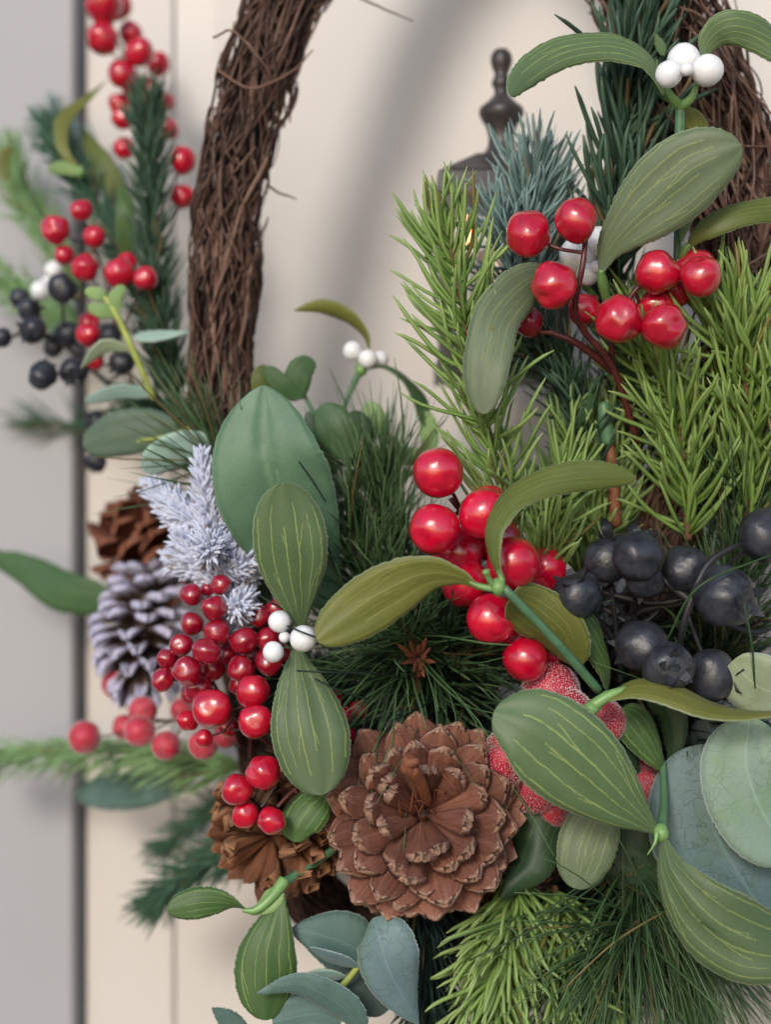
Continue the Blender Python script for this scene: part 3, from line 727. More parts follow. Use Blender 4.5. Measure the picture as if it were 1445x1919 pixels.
spray('berry_spray', 'large glossy bright red berries left of the blueberries, at the centre', 'berry spray',
      [(1120, 1240, 1.6), (1040, 1130, 1.4), (950, 1060, 1.0), (890, 990, .8), (845, 935, .3)],
      [(821, 885, 48, -.7), (815, 992, 48, -.9), (908, 962, 49, -.9), (916, 955, 47, .2), (962, 1055, 49, -1.0), (858, 1035, 50, .6), (872, 1092, 46, .3), (922, 1160, 48, -.5), (985, 1235, 44, -.2),
       (932, 1010, 46, .9), (1003, 1125, 50, .9), (985, 1185, 46, .6), (1090, 1185, 42, 1.2), (1025, 1065, 40, 1.0), (1062, 1150, 44, 1.6), (1018, 1220, 40, .8)], 'red_gloss', sr=5, group=GB)
spray('berry_spray', 'small dark red berries piled below the snowy sprig', 'berry spray',
      [(450, 1400, 2.6), (420, 1320, 2.0), (385, 1240, 1.7), (395, 1150, 1.7), (405, 1100, 1.7)],
      [(412, 1095, 20, 1.0), (359, 1115, 22, 1.2), (401, 1139, 24, .8), (388, 1104, 14, 1.6), (359, 1170, 22, 1.2), (406, 1184, 25, .9), (340, 1209, 22, 1.3), (386, 1222, 26, .6), (312, 1234, 19, 1.5),
       (350, 1258, 28, .7), (305, 1273, 23, 1.4), (372, 1290, 26, 1.3), (422, 1227, 20, 1.5), (397, 1252, 24, 1.5), (330, 1235, 20, 2), (355, 1300, 20, 2)], 'red_dark', sr=2.6, group=GB)
spray('berry_spray', 'deep crimson berries behind the white mistletoe berries', 'berry spray',
      [(470, 1420, 2.6), (470, 1330, 2.2), (480, 1240, 1.9), (490, 1150, 1.9)],
      [(486, 1155, 20, 1.3), (457, 1200, 26, 1.0), (451, 1252, 26, .9), (502, 1197, 22, 1.2), (503, 1240, 27, .9), (517, 1141, 19, 1.5), (447, 1284, 18, 1.6), (470, 1225, 20, 2), (525, 1225, 22, 2)], 'red_dark', sr=2.6, group=GB)
spray('berry_spray', 'three bright red berries above the orange-brown cone, left of the long leaf', 'berry spray',
      [(560, 1430, 2.0), (500, 1390, 1.2), (440, 1345, .9), (420, 1330, .8)],
      [(398, 1328, 38, .3), (475, 1295, 32, .2), (479, 1352, 33, 0), (352, 1349, 22, 1.4), (382, 1384, 17, 1.2), (425, 1362, 18, 1.8)], 'red_satin', sr=3, group=GB)
s5 = spray('berry_spray', 'four red berries resting on the orange-brown cone', 'berry spray',
      [(580, 1500, 1.6), (545, 1478, 1.0), (500, 1490, .7), (470, 1500, .6)],
      [(493, 1448, 32, -.3), (446, 1480, 30, -.1), (460, 1527, 26, .1), (509, 1539, 26, -.4)], 'red_satin', sr=3, group=GB)
tube('stem', [(530, 1448, -.2), (512, 1478, -.3), (489, 1511, -.5)], [3, 3.5, 4], M['dark_stem'], s5, 7, wob=.0001)
tube('stem', [(556, 1476, .2), (538, 1492, .1), (520, 1512, .0)], [3, 3.5, 4], M['red_stem'], s5, 7)
spray('berry_spray', 'red berry glimpsed between pine needles beside the long leaf', 'berry spray',
      [(740, 1420, 2.6), (690, 1370, 2.2), (665, 1340, 2)], [(640, 1345, 24, 1.4), (672, 1330, 18, 1.9), (648, 1378, 20, 1.5), (625, 1310, 18, 2)], 'red_satin', sr=3, group=GB)
spray('frosted_berry_spray', 'sugar-frosted red berries partly behind the broad veined leaf', 'frosted berries',
      [(1260, 1600, 3), (1160, 1500, 1.8), (1080, 1440, 1.4), (1020, 1390, 1.0)],
      [(1033, 1297, 56, .4), (1057, 1345, 58, -.1), (1130, 1352, 44, .4), (950, 1420, 50, .5), (1000, 1475, 50, .9), (1035, 1520, 32, 1.1), (1200, 1470, 38, 1.4), (1120, 1420, 44, 1.3), (1212, 1430, 30, 1.6)], 'frost_red', 'red_stem', sr=4, group='frosted berries')
spray('frosted_berry_spray', 'blurred sugar-frosted red berries low on the left, over pale needles', 'frosted berries',
      [(480, 1430, 5.0), (400, 1360, 5.0), (320, 1350, 5.0), (235, 1365, 5.2)],
      [(216, 1282, 27, 5.6), (158, 1382, 31, 5.2), (267, 1332, 27, 4.6), (261, 1370, 29, 4.4), (311, 1397, 27, 4.4), (380, 1395, 28, 3.8), (232, 1362, 23, 5.6), (422, 1380, 22, 3.8), (340, 1330, 22, 5)], 'frost_red', 'red_stem', sr=2.6, group='frosted berries')
spray('berry_spray', 'tall blurred red berry spike at the top left corner', 'berry spray',
      [(290, 480, 6.5), (270, 300, 6.6), (245, 150, 6.8), (200, 20, 7.0)],
      [(193, 8, 36, 6.4), (216, 12, 30, 7.1), (191, 72, 31, 6.4), (244, 62, 22, 6.9), (261, 96, 28, 6.4), (296, 121, 24, 7.2), (229, 138, 27, 6.4), (250, 160, 24, 7), (222, 194, 20, 6.8), (229, 222, 21, 6.6), (231, 277, 21, 6.6),
       (280, 172, 25, 6.9), (309, 190, 20, 7.1), (315, 242, 20, 6.9), (342, 303, 27, 5.6), (342, 369, 23, 5.8), (262, 195, 20, 7.1)], 'red_satin', sr=3, group=GB)
spray('berry_spray', 'blurred red berries over the left blueberries', 'berry spray',
      [(260, 760, 5.6), (225, 640, 5.6), (190, 500, 5.6), (150, 440, 5.6)],
      [(151, 394, 21, 5.0), (103, 430, 27, 5.0), (176, 443, 22, 4.9), (121, 479, 20, 5.1), (158, 503, 26, 4.8), (222, 511, 27, 4.6), (237, 496, 22, 5.2), (271, 522, 24, 4.6), (166, 626, 24, 5.0), (166, 605, 20, 5.5), (178, 676, 18, 5.4)], 'red_satin', sr=3, group=GB)
spray('blueberry_spray', 'blurred dark blue berries at the left edge', 'blueberries',
      [(250, 760, 6.5), (180, 700, 6), (110, 640, 5.8), (40, 610, 5.8)],
      [(116, 539, 27, 5.0), (35, 557, 19, 5.4), (53, 581, 23, 5.2), (61, 619, 27, 5.0), (3, 632, 19, 5.4), (79, 704, 27, 5.0), (138, 696, 27, 5.2), (126, 626, 25, 5.8), (206, 628, 21, 5.6), (229, 679, 24, 5.4), (179, 788, 20, 6), (180, 866, 19, 6.2), (100, 650, 20, 6)],
      'blue', 'black_stem', sr=4, group='blueberries', calyx=True)
bb = spray('blueberry_spray', 'matt blue-black berries with starry crowns at the right edge', 'blueberries',
      [(1100, 1330, 2.6), (1160, 1200, 1.8), (1190, 1150, 1.4), (1280, 1130, 1.0), (1330, 1120, .8)],
      [(1084, 1117, 45, -.6, (-.35, -.45, .9)), (1135, 1051, 43, .5, (.3, .1, 1)), (1208, 1083, 37, -.2, (.2, 1, -1)), (1194, 1043, 47, -.5, (.3, 1, .5)), (1284, 1067, 45, .3, (1, .6, -.3)), (1431, 1003, 49, -.8, (.6, .8, .2)),
       (1359, 1118, 56, -1.1, (.62, -.72, -.12)), (1203, 1210, 48, -.4, (-.5, 1, -.2)), (1256, 1251, 48, -1.0, (.12, -1, .08)), (1334, 1262, 50, -.1, (1, -.2, -.1))], 'blue', 'black_stem', sr=6, group='blueberries', calyx=True)
tube('stem', [(1440, 1010, .2), (1385, 1022, .0), (1330, 1055, -.2), (1300, 1115, -.3), (1282, 1170, -.2), (1274, 1215, .2)], [6, 6, 7, 8, 7, 6], M['black_stem'], bb, 8)
tube('stem', [(1225, 1072, .3), (1262, 1100, .2), (1300, 1130, .1)], [10, 9, 8], M['black_stem'], bb, 8)
for pts in ([(1110, 1150, .4), (1150, 1200, .9), (1165, 1260, 1.4)], [(1146, 1100, .9), (1155, 1180, 1.2), (1165, 1290, 1.6)], [(1130, 1110, 1.0), (1230, 1130, .9), (1330, 1110, .7)], [(1265, 1110, 1.3), (1200, 1170, 1.4), (1130, 1140, 1.6)], [(1360, 1170, .6), (1420, 1185, .8), (1470, 1160, 1)]):
    tube('stem', pts, [6, 6, 6], M['black_stem'], bb, 7)
# loose dark sepals pointing up behind the berries
for (x, y, d, dx, dz) in ((1145, 985, .9, -.4, 1), (1175, 985, .9, .5, .8), (1195, 990, .8, 1, .3)):
    leaf([(x, y + 28, d - .3), (x + dx * 18, y + 22 - dz * 20, d - .4), (x + dx * 40, y + 20 - dz * 36, d - .2)], 24, bb, 'calyx', 'calyx', 'lance', roll=random.uniform(-50, 50), nl=10, nw=5, name='sepal', fray=.3)

# ---------------------------------------------------------------- mistletoe
GM = 'artificial mistletoe sprigs'
def whites(parent, lst, mk='white'):
    for (x, y, r, d) in lst: put_berry(x, y, r, d, mk, parent, name='white_berry', squash=random.uniform(.95, 1.0), calyx=None)
def knob(parent, x, y, r, d, mat='lime_stem'):
    o = bpy.data.objects.new('node', mesh_np('node', *ball(14, 10, 9, .08), M[mat])); place(o, parent, P(x, y, d)); s = S(r, d); o.scale = (s, s, s * 1.25)
t = thing('mistletoe_sprig', 'mistletoe with white berries at the top right corner', 'mistletoe', P(1270, 700, .8), GM)
tube('stem', [(1262, 720, 1.2), (1268, 560, .7), (1272, 400, .5), (1274, 300, .3), (1275, 195, .1)], [8, 8, 8, 9, 10], M['green_stem'], t, 10)
tube('stem', [(1275, 200, .1), (1262, 185, -.1), (1248, 160, -.2)], [11, 8, 4], M['lime_stem'], t, 10)
tube('stem', [(1275, 200, .1), (1295, 185, -.1), (1306, 160, -.2)], [11, 8, 4], M['lime_stem'], t, 10)
whites(t, [(1282, 112, 31, -.4), (1254, 139, 26, -.8), (1326, 132, 31, -.7), (1288, 130, 12, -1.0)])
leaf([(1246, 178, .2), (1232, 140, .1), (1205, 105, 0), (1140, 84, -.2), (1050, 98, -.5), (985, 140, -.8), (956, 180, -1.0)], 62, t, 'mist', 'olive', 'strap', roll=[-60, -55, -35, -18, 0, 15], cup=.2)
leaf([(1318, 112, .0), (1335, 72, -.1), (1375, 52, -.3), (1430, 68, -.2), (1500, 120, .2)], 66, t, 'mist', 'olive_dark', 'strap', roll=[-20, -10, 10, 40, 60], cup=.2)
leaf([(1282, 196, .4), (1300, 225, .5), (1315, 270, .7)], 52, t, 'olive', 'olive', 'mist', roll=20)
leaf([(1245, 105, .7), (1238, 85, .8), (1228, 62, .9)], 20, t, 'mist2', 'olive', 'lance')
leaf([(1262, 195, .3), (1240, 170, .4), (1228, 140, .3), (1232, 110, .2)], 26, t, 'mist2', 'olive', 'lance', roll=40)
t = thing('mistletoe_sprig', 'broad grey-green mistletoe leaf beside white berries behind the red ones', 'mistletoe', P(1130, 545, .6), GM)
tube('stem', [(1160, 640, 1.2), (1142, 580, .7), (1130, 530, .1), (1127, 505, -.2)], [8, 8, 10, 6], M['lime_stem'], t, 10)
leaf([(1126, 512, -.2), (1150, 455, -.5), (1215, 385, -1.0), (1300, 315, -1.4), (1390, 272, -1.6)], 148, t, 'mist_pale', 'olive', 'mist', roll=[0, 8, 5, 0, -5], cup=.15, nl=60, nw=13)
whites(t, [(1085, 478, 36, .9), (1118, 455, 32, .8), (1102, 514, 22, .6), (1125, 480, 22, 1.0), (1118, 500, 12, .3)])
leaf([(1128, 700, 1.5), (1100, 770, 1.3), (1060, 820, 1.0)], 30, t, 'mid_leaf', 'mid_leaf', 'lance', roll=40)
leaf([(1150, 690, 1.0), (1190, 705, 1.1), (1230, 760, 1.2)], 50, t, 'dark_leaf', 'dark_leaf', 'mist', roll=30)
t = thing('mistletoe_sprig', 'faded mistletoe leaf hanging straight down over the lime needles', 'mistletoe', P(1010, 500, .2), GM)
leaf([(1040, 505, .1), (985, 535, -.7), (935, 590, -1.2), (915, 660, -1.5), (908, 720, -1.6), (907, 776, -1.6)], 88, t, 'mist_pale', 'olive', 'strap', roll=[25, 10, 0, -8, -10], cup=.1, nl=56)
tube('stem', [(1120, 560, 1.2), (1080, 520, .8), (1036, 506, .4)], [6, 5, 4], M['lime_stem'], t, 8)
t = thing('mistletoe_sprig', 'dark mistletoe blade crossing the vine at the right edge', 'mistletoe', P(1285, 480, .2), GM)
tube('stem', [(1268, 560, .9), (1276, 500, .4), (1284, 468, 0), (1300, 455, -.1)], [6, 7, 8, 6], M['lime_stem'], t, 10)
leaf([(1286, 466, -.1), (1320, 432, -.3), (1370, 405, -.4), (1430, 392, -.3), (1520, 390, .1)], 52, t, 'olive_dark', 'olive', 'strap', roll=[0, 25, 30, 20, 10], cup=.25)
leaf([(1277, 455, .1), (1285, 420, 0), (1310, 385, .1), (1325, 370, .2)], 22, t, 'light_leaf', 'light_leaf', 'lance', roll=35)
t = thing('mistletoe_sprig', 'small distant mistletoe with white berries, against the pale door', 'mistletoe', P(640, 790, 4.2), GM)
tube('stem', [(635, 800, 4.2), (650, 750, 4.1), (672, 700, 4.0)], [5, 5, 7], M['green_stem'], t, 8); knob(t, 677, 693, 11, 3.9)
whites(t, [(661, 658, 19, 3.8), (690, 673, 18, 3.7), (713, 674, 16, 4.2)])
leaf([(692, 655, 4.2), (680, 625, 4.1), (645, 592, 4.0), (600, 575, 3.9), (549, 582, 3.9)], 40, t, 'olive', 'olive', 'lance', roll=[70, 50, 20, 10], cup=.3)
leaf([(680, 694, 3.9), (720, 686, 3.9), (760, 708, 3.9), (790, 750, 3.9), (798, 800, 3.9)], 42, t, 'mid_leaf', 'olive', 'mist', roll=[75, 75, 70, 40, 20], cup=.2)
t = thing('mistletoe_sprig', 'two upright opposed mistletoe leaves with white berries between them', 'mistletoe', P(560, 1195, .4), GM)
tube('stem', [(585, 1260, 1.6), (575, 1225, .9), (560, 1195, .1), (548, 1192, -.2)], [7, 7, 8, 5], M['green_stem'], t, 9)
leaf([(566, 1182, -.1), (556, 1120, -.5), (545, 1030, -.9), (530, 905, -1.1)], 138, t, 'mist', 'olive', 'mist', roll=[-6, 0, 4, 0], cup=.12, nl=64, nw=13)
leaf([(556, 1205, -.1), (562, 1270, -.5), (580, 1370, -.9), (603, 1490, -1.0)], 144, t, 'mist', 'olive', 'mist', roll=[4, 0, -4, 0], cup=.12, nl=64, nw=13)
whites(t, [(523, 1165, 21, -.6), (568, 1197, 25, -1.1), (512, 1222, 20, -.8), (533, 1194, 11, -.6)])
t = thing('mistletoe_sprig', 'olive mistletoe fork arching over the glossy red berries', 'mistletoe', P(1125, 1295, -.2), GM)
tube('stem', [(1122, 1293, -.8), (1040, 1200, -1.6), (945, 1102, -2.1)], [9, 8.5, 8], M['green_stem'], t, 10)
knob(t, 934, 1101, 14, -2.1, 'lime_stem')
tube('stem', [(925, 1098, -2.15), (915, 1082, -2.3), (910, 1070, -2.4)], [6, 5, 7], M['pale_stem'] if 'pale_stem' in M else M['lime_stem'], t, 8)
tube('stem', [(938, 1104, -2.1), (905, 1100, -2.1), (880, 1090, -2.1)], [8, 6, 3], M['lime_stem'], t, 8)
tube('stem', [(938, 1104, -2.1), (940, 1085, -2.1), (930, 1050, -2.1)], [8, 6, 3], M['lime_stem'], t, 8)
leaf([(900, 1104, -2.1), (860, 1082, -2.1), (800, 1078, -2.0), (725, 1112, -1.9), (650, 1160, -1.8), (594, 1200, -1.8)], 108, t, 'olive', 'mist', 'mist', roll=[45, 30, 12, 0, 0], cup=.12, nl=60, nw=13)
leaf([(940, 1092, -2.1), (924, 1040, -2.1), (926, 985, -2.0), (965, 930, -1.8), (1040, 898, -1.6), (1120, 890, -1.4), (1192, 896, -1.2)], 58, t, 'olive_dark', 'mist', 'strap', roll=[60, 50, 38, 20, 5, 5], cup=.2, nl=60)
leaf([(958, 1120, -1.4), (990, 1140, -1.0), (1040, 1180, -.8), (1085, 1250, -.4)], 108, t, 'olive', 'dark_leaf', 'oval', roll=[0, -10, -25, -40], cup=.25, nl=40)
leaf([(1060, 1140, .2), (1105, 1190, 0), (1135, 1250, .1), (1140, 1300, .4)], 62, t, 'mist2', 'dark_leaf', 'ovate', roll=[-30, 30, 50], cup=.3)
t = thing('mistletoe_sprig', 'lime mistletoe joint whose thin olive leaf runs under the blueberries', 'mistletoe', P(1110, 1330, -.6), GM)
tube('stem', [(1104, 1332, -1.2), (1120, 1318, -1.1), (1140, 1300, -.8)], [15, 12, 8], M['lime_stem'], t, 12); tube('stem', [(1112, 1322, -1.2), (1150, 1300, -1.2), (1200, 1287, -1.2)], [11, 9, 4], M['lime_stem'], t, 10)
leaf([(1130, 1312, -1.2), (1190, 1285, -1.3), (1250, 1290, -1.5), (1330, 1322, -1.7), (1400, 1334, -1.8), (1500, 1332, -1.8)], 92, t, 'olive', 'mist2', 'lance', roll=[58, 60, 64, 70, 76, 80], cup=.2, nl=56)
leaf([(1165, 1330, .3), (1200, 1360, .3), (1235, 1420, .4), (1247, 1450, .6)], 86, t, 'mist2', 'dark_leaf', 'ovate', roll=[20, 30, 45], cup=.4)
leaf([(1215, 1300, .8), (1255, 1340, .8), (1262, 1400, .8), (1250, 1450, .9)], 62, t, 'dark_leaf', 'dark_leaf', 'ovate', roll=[-30, -20, -30], cup=.3)
leaf([(1130, 1420, 1.0), (1160, 1400, .9), (1175, 1440, .8), (1165, 1500, .8)], 70, t, 'dark_leaf', 'dark_leaf', 'ovate', roll=20, cup=.3)
t = thing('mistletoe_sprig', 'big veined mistletoe leaf lying over the frosted berries, with a long curling one', 'mistletoe', P(1245, 1460, .4), GM)
tube('stem', [(1243, 1430, .6), (1245, 1500, 0), (1240, 1565, -.9)], [7, 8, 11], M['green_stem'], t, 10); knob(t, 1240, 1562, 15, -1.0)
tube('stem', [(1232, 1560, -1.2), (1228, 1580, -1.3), (1214, 1602, -1.3)], [5, 3, 1], M['light_stem'] if 'light_stem' in M else M['lime_stem'], t, 6)
leaf([(1232, 1560, -1.0), (1170, 1510, -1.5), (1080, 1430, -1.9), (1000, 1365, -2.0), (925, 1335, -1.8)], 176, t, 'mist', 'olive', 'mist', roll=[8, 4, 0, -4, -8], cup=.14, nl=70, nw=13)
leaf([(1242, 1566, -1.0), (1262, 1640, -1.5), (1320, 1715, -1.9), (1400, 1765, -2.0), (1520, 1785, -1.9)], 150, t, 'mist', 'olive', 'mist', roll=[-30, -20, -10, 0, 10], cup=.14, nl=70, nw=13)
leaf([(1140, 1500, .2), (1110, 1560, .1), (1095, 1610, 0), (1080, 1666, 0)], 112, t, 'mist_pale', 'olive', 'oval', roll=8, cup=.1, nl=44)
t = thing('mistletoe_sprig', 'mistletoe dangling free at the bottom left, below the orange-brown cone', 'mistletoe', P(610, 1600, 1.2), GM)
tube('stem', [(640, 1580, 1.4), (585, 1620, .9), (530, 1655, .4)], [8, 8, 9], M['green_stem'], t, 10)
tube('stem', [(533, 1650, .4), (510, 1680, .2), (480, 1705, .1), (455, 1706, .1)], [13, 10, 8, 4], M['lime_stem'], t, 10)
leaf([(525, 1665, .3), (505, 1690, .2), (470, 1715, .2)], 44, t, 'light_leaf', 'light_leaf', 'ovate', roll=-15, cup=.2)
leaf([(462, 1704, .1), (425, 1692, 0), (370, 1692, -.1), (313, 1706, -.1)], 60, t, 'mist2', 'olive', 'mist', roll=[70, 20, 0, 0], cup=.15, nl=50)
leaf([(528, 1670, .3), (515, 1720, .1), (498, 1800, -.1), (500, 1912, -.1)], 118, t, 'mist2', 'olive', 'mist', roll=[-30, -10, 0, 10], cup=.22, nl=60, nw=13)

# ---------------------------------------------------------------- eucalyptus and other broad leaves
GE = 'artificial eucalyptus sprigs'
t = thing('eucalyptus_sprig', 'round blue-grey eucalyptus leaves stacked at the lower right edge', 'eucalyptus', P(1500, 1700, 1.5), GE)
tube('stem', [(1480, 1800, 2.2), (1380, 1640, 2.0), (1300, 1500, 2.0), (1180, 1410, 2.2), (1130, 1400, 2.4)], [6, 6, 6, 5, 4], M['yellow_stem'], t, 8)
leaf([(1465, 1745, .7), (1400, 1660, .3), (1335, 1540, .2), (1310, 1395, .4)], 262, t, 'euc', 'euc_teal', 'oval', roll=10, cup=.06, nl=60, nw=13)
leaf([(1500, 1600, -.6), (1440, 1540, -.7), (1400, 1440, -.8), (1405, 1345, -.7)], 180, t, 'euc2', 'euc', 'oval', roll=-8, cup=.08, nl=60, nw=13)
leaf([(1500, 1300, -.4), (1430, 1290, -.6), (1372, 1240, -.6)], 130, t, 'euc_olive', 'euc', 'oval', roll=20, cup=.1, nl=50)
leaf([(1330, 1570, 1.2), (1280, 1500, 1.1), (1262, 1420, 1.2)], 120, t, 'euc_dark', 'euc_dark', 'oval', roll=10)
leaf([(1300, 1620, 1.5), (1262, 1540, 1.4), (1255, 1450, 1.6)], 90, t, 'euc_dark', 'euc_dark', 'oval', roll=10)
leaf([(1400, 1420, 1.6), (1350, 1400, 1.6), (1320, 1340, 1.7)], 110, t, 'euc_dark', 'euc_dark', 'oval')
leaf([(1440, 1400, 1.2), (1400, 1370, 1.2), (1355, 1350, 1.3)], 90, t, 'euc_dark', 'euc_dark', 'oval', roll=15)
t = thing('eucalyptus_sprig', 'folded blue-green eucalyptus at the bottom, under the big cone', 'eucalyptus', P(590, 1960, 1.0), GE)
tube('stem', [(575, 1960, .8), (625, 1870, .5), (668, 1815, .2), (700, 1760, .4), (730, 1720, 1.0)], [6, 6, 6, 6, 5], M['yellow_stem'], t, 8)
leaf([(690, 1790, .7), (640, 1765, .6), (590, 1750, .5), (542, 1742, .5)], 122, t, 'euc_teal', 'euc', 'ovate', roll=[10, 5, 0], cup=.2, nl=50)
leaf([(672, 1812, .1), (620, 1795, 0), (580, 1775, .0)], 40, t, 'euc', 'euc', 'lance', roll=55, cup=.1)
leaf([(700, 1720, -.2), (712, 1760, -.5), (735, 1830, -.5), (785, 1920, .0)], 128, t, 'euc', 'euc_teal', 'ovate', roll=[-35, -20, 0, 20], cup=.3, nl=54)
leaf([(650, 1830, .6), (610, 1830, .6), (560, 1830, .7)], 44, t, 'pale_leaf', 'euc', 'lance', roll=60)
leaf([(670, 1850, .9), (640, 1850, 1.0), (580, 1840, 1.2)], 110, t, 'euc_teal', 'euc_teal', 'ovate', roll=40, cup=.2)
leaf([(720, 1900, .9), (690, 1860, .8), (640, 1840, .7)], 92, t, 'euc_dark', 'euc_dark', 'oval', roll=10)
leaf([(680, 1935, .0), (640, 1885, -.3), (560, 1845, -.5), (479, 1862, -.6)], 66, t, 'euc_teal', 'euc', 'ovate', roll=[30, 30, 10], cup=.2, nl=50)
leaf([(640, 1915, .2), (590, 1900, .1), (510, 1915, .0)], 88, t, 'euc_teal', 'euc_teal', 'oval', roll=10)
leaf([(470, 1960, 1.2), (430, 1915, 1.1), (396, 1888, 1.0)], 46, t, 'euc_teal', 'euc_teal', 'lance')
leaf([(740, 1720, .4), (745, 1800, .3), (775, 1880, .3)], 26, t, 'mid_leaf', 'light_leaf', 'lance')
knob(t, 728, 1740, 9, .1, 'yellow_stem')
t = thing('eucalyptus_sprig', 'yellow-stemmed young sprig over the left blueberries', 'eucalyptus', P(290, 745, 4.5), GE)
tube('stem', [(288, 748, 4.6), (250, 660, 4.4), (215, 585, 4.3), (185, 545, 4.3)], [6, 7, 7, 4], M['yellow_stem'], t, 8)
for a, wd, mk in (([(200, 560, 4.3), (185, 552, 4.2), (158, 545, 4.2)], 28, 'y'), ([(218, 590, 4.3), (190, 582, 4.2), (163, 574, 4.2)], 32, 'y'), ([(222, 585, 4.3), (215, 560, 4.2), (232, 535, 4.2)], 28, 'y')):
    leaf(a, wd, t, 'young_leaf' if 'young_leaf' in M else 'light_leaf', 'light_leaf', 'oval', nl=16)
leaf([(250, 632, 4.4), (300, 628, 4.3), (356, 622, 4.2)], 30, t, 'pale_leaf', 'pale_leaf', 'ovate', roll=30, nl=24)
leaf([(245, 656, 4.4), (195, 650, 4.3), (150, 690, 4.2)], 32, t, 'euc_olive', 'light_leaf', 'lance', roll=30, nl=24)
leaf([(290, 740, 4.6), (225, 735, 4.5), (158, 752, 4.4)], 34, t, 'blue_leaf' if 'blue_leaf' in M else 'pale_leaf', 'pale_leaf', 'oval', roll=20, nl=24)
t = thing('eucalyptus_sprig', 'grey-green and silvery round leaves above the snowy sprig', 'eucalyptus', P(420, 800, 3.5), GE)
tube('stem', [(440, 760, 3.8), (380, 790, 3.6), (300, 820, 4.2), (200, 830, 4.6)], [4, 4, 4, 3], M['yellow_stem'], t, 7)
leaf([(330, 800, 4.4), (240, 810, 4.4), (155, 835, 4.6)], 96, t, 'grey_leaf', 'grey_leaf', 'oval', nl=30)
leaf([(400, 830, 2.8), (330, 845, 2.8), (265, 880, 3.0)], 78, t, 'pale_leaf', 'pale_leaf', 'oval', nl=30, roll=20)
leaf([(470, 720, 4.0), (410, 745, 3.8), (350, 800, 3.8)], 60, t, 'grey_leaf', 'grey_leaf', 'lance', nl=24)
t = thing('satin_leaf_spray', 'large smooth pointed green leaf behind the upright mistletoe leaf', 'broad leaf', P(540, 1180, 2.8))
leaf([(615, 1130, 2.0), (555, 1020, 1.2), (500, 870, .5), (492, 722, .8)], 228, t, 'satin', 'mid_leaf', 'broad', roll=[0, 8, 8, 0], cup=.04, ridge=0, wave=.05, nl=64, nw=13)
leaf([(480, 1190, 2.6), (430, 1060, 2.6), (400, 960, 2.9)], 110, t, 'satin_dark' if 'satin_dark' in M else 'mid_leaf', 'dark_leaf', 'ovate', roll=20, nl=40)
tube('stem', [(600, 1300, 3.2), (580, 1250, 2.8), (560, 1200, 2.5)], [7, 7, 6], M['green_stem'], t, 8)
t = thing('boxwood_sprig', 'dark oval leaves behind the tip of the large smooth leaf', 'leaf sprig', P(620, 860, 3.4))
tube('stem', [(650, 900, 3.4), (600, 800, 3.2), (560, 720, 3.2)], [5, 5, 4], M['green_stem'], t, 7)
for a, wd, mk, ro in (([(492, 760, 3.2), (485, 710, 3.1), (497, 684, 3.2)], 34, 'olive_dark', 0), ([(565, 745, 3.0), (530, 725, 2.9), (496, 688, 2.9)], 42, 'mid_leaf', 10), ([(555, 750, 3.0), (560, 700, 2.9), (588, 674, 3.0)], 56, 'mid_leaf', 0),
                      ([(600, 760, 2.6), (625, 800, 2.4), (660, 856, 2.4)], 86, 'mid_leaf', -10), ([(660, 770, 2.9), (672, 810, 2.8), (672, 862, 2.8)], 66, 'dark_leaf', 10), ([(580, 770, 3.2), (588, 810, 3.1), (600, 850, 3.2)], 36, 'dark_leaf', 0), ([(600, 840, 3.4), (610, 870, 3.3), (625, 895, 3.4)], 60, 'olive_dark', 20),
                      ([(725, 820, 4.0), (705, 790, 3.9), (690, 752, 4.0)], 48, 'light_leaf', 0), ([(800, 850, 3.9), (805, 820, 3.9), (798, 770, 3.9)], 40, 'light_leaf', 0), ([(640, 860, 3.8), (730, 855, 3.7), (810, 850, 3.8)], 46, 'light_leaf', 25)):
    leaf(a, wd, t, mk, mk, 'oval', roll=ro, nl=26)
t = thing('mistletoe_sprig', 'small plain green leaf peeping out between the two brown cones', 'mistletoe', P(600, 1470, .6), GM)
tube('stem', [(612, 1470, .7), (604, 1490, .6), (598, 1505, .5)], [4, 4, 3], M['lime_stem'], t, 7)
leaf([(610, 1482, .4), (585, 1510, .2), (558, 1545, .1), (552, 1578, .1)], 82, t, 'mist2', 'olive', 'oval', roll=-10, cup=.3, nl=40)
t = thing('folded_leaf', 'crumpled dark green cloth leaf with a brown vein, right of the big cone', 'broad leaf', P(1060, 1490, 1.2))
leaf([(1062, 1480, 1.1), (1020, 1560, .7), (985, 1630, .5), (938, 1692, .4)], 118, t, 'dark_vein' if 'dark_vein' in M else 'dark_leaf', 'mid_leaf', 'ovate', roll=[30, 20, -20, 30], cup=.5, nl=50, wave=.08)
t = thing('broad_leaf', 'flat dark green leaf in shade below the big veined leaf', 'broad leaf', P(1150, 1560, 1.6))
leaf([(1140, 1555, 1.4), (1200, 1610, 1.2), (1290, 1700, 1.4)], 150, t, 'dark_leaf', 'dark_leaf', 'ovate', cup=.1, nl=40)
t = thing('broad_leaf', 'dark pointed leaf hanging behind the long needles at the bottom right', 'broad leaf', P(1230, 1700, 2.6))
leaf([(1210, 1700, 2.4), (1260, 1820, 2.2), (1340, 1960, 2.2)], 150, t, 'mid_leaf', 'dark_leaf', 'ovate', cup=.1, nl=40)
t = thing('broad_leaf', 'blurred dark green leaf reaching in from the left edge', 'broad leaf', P(200, 1150, 7))
leaf([(215, 1125, 6.6), (120, 1110, 6.8), (40, 1065, 7.2), (-60, 1030, 7.6)], 100, t, 'mid_leaf', 'mid_leaf', 'ovate', cup=.15, nl=36, roll=10)
t = thing('broad_leaf', 'blurred teal leaf under the pale needles at lower left', 'broad leaf', P(370, 1430, 7))
leaf([(380, 1430, 6.2), (270, 1475, 6.6), (140, 1490, 7.4)], 92, t, 'euc_teal', 'euc_teal', 'oval', nl=30)
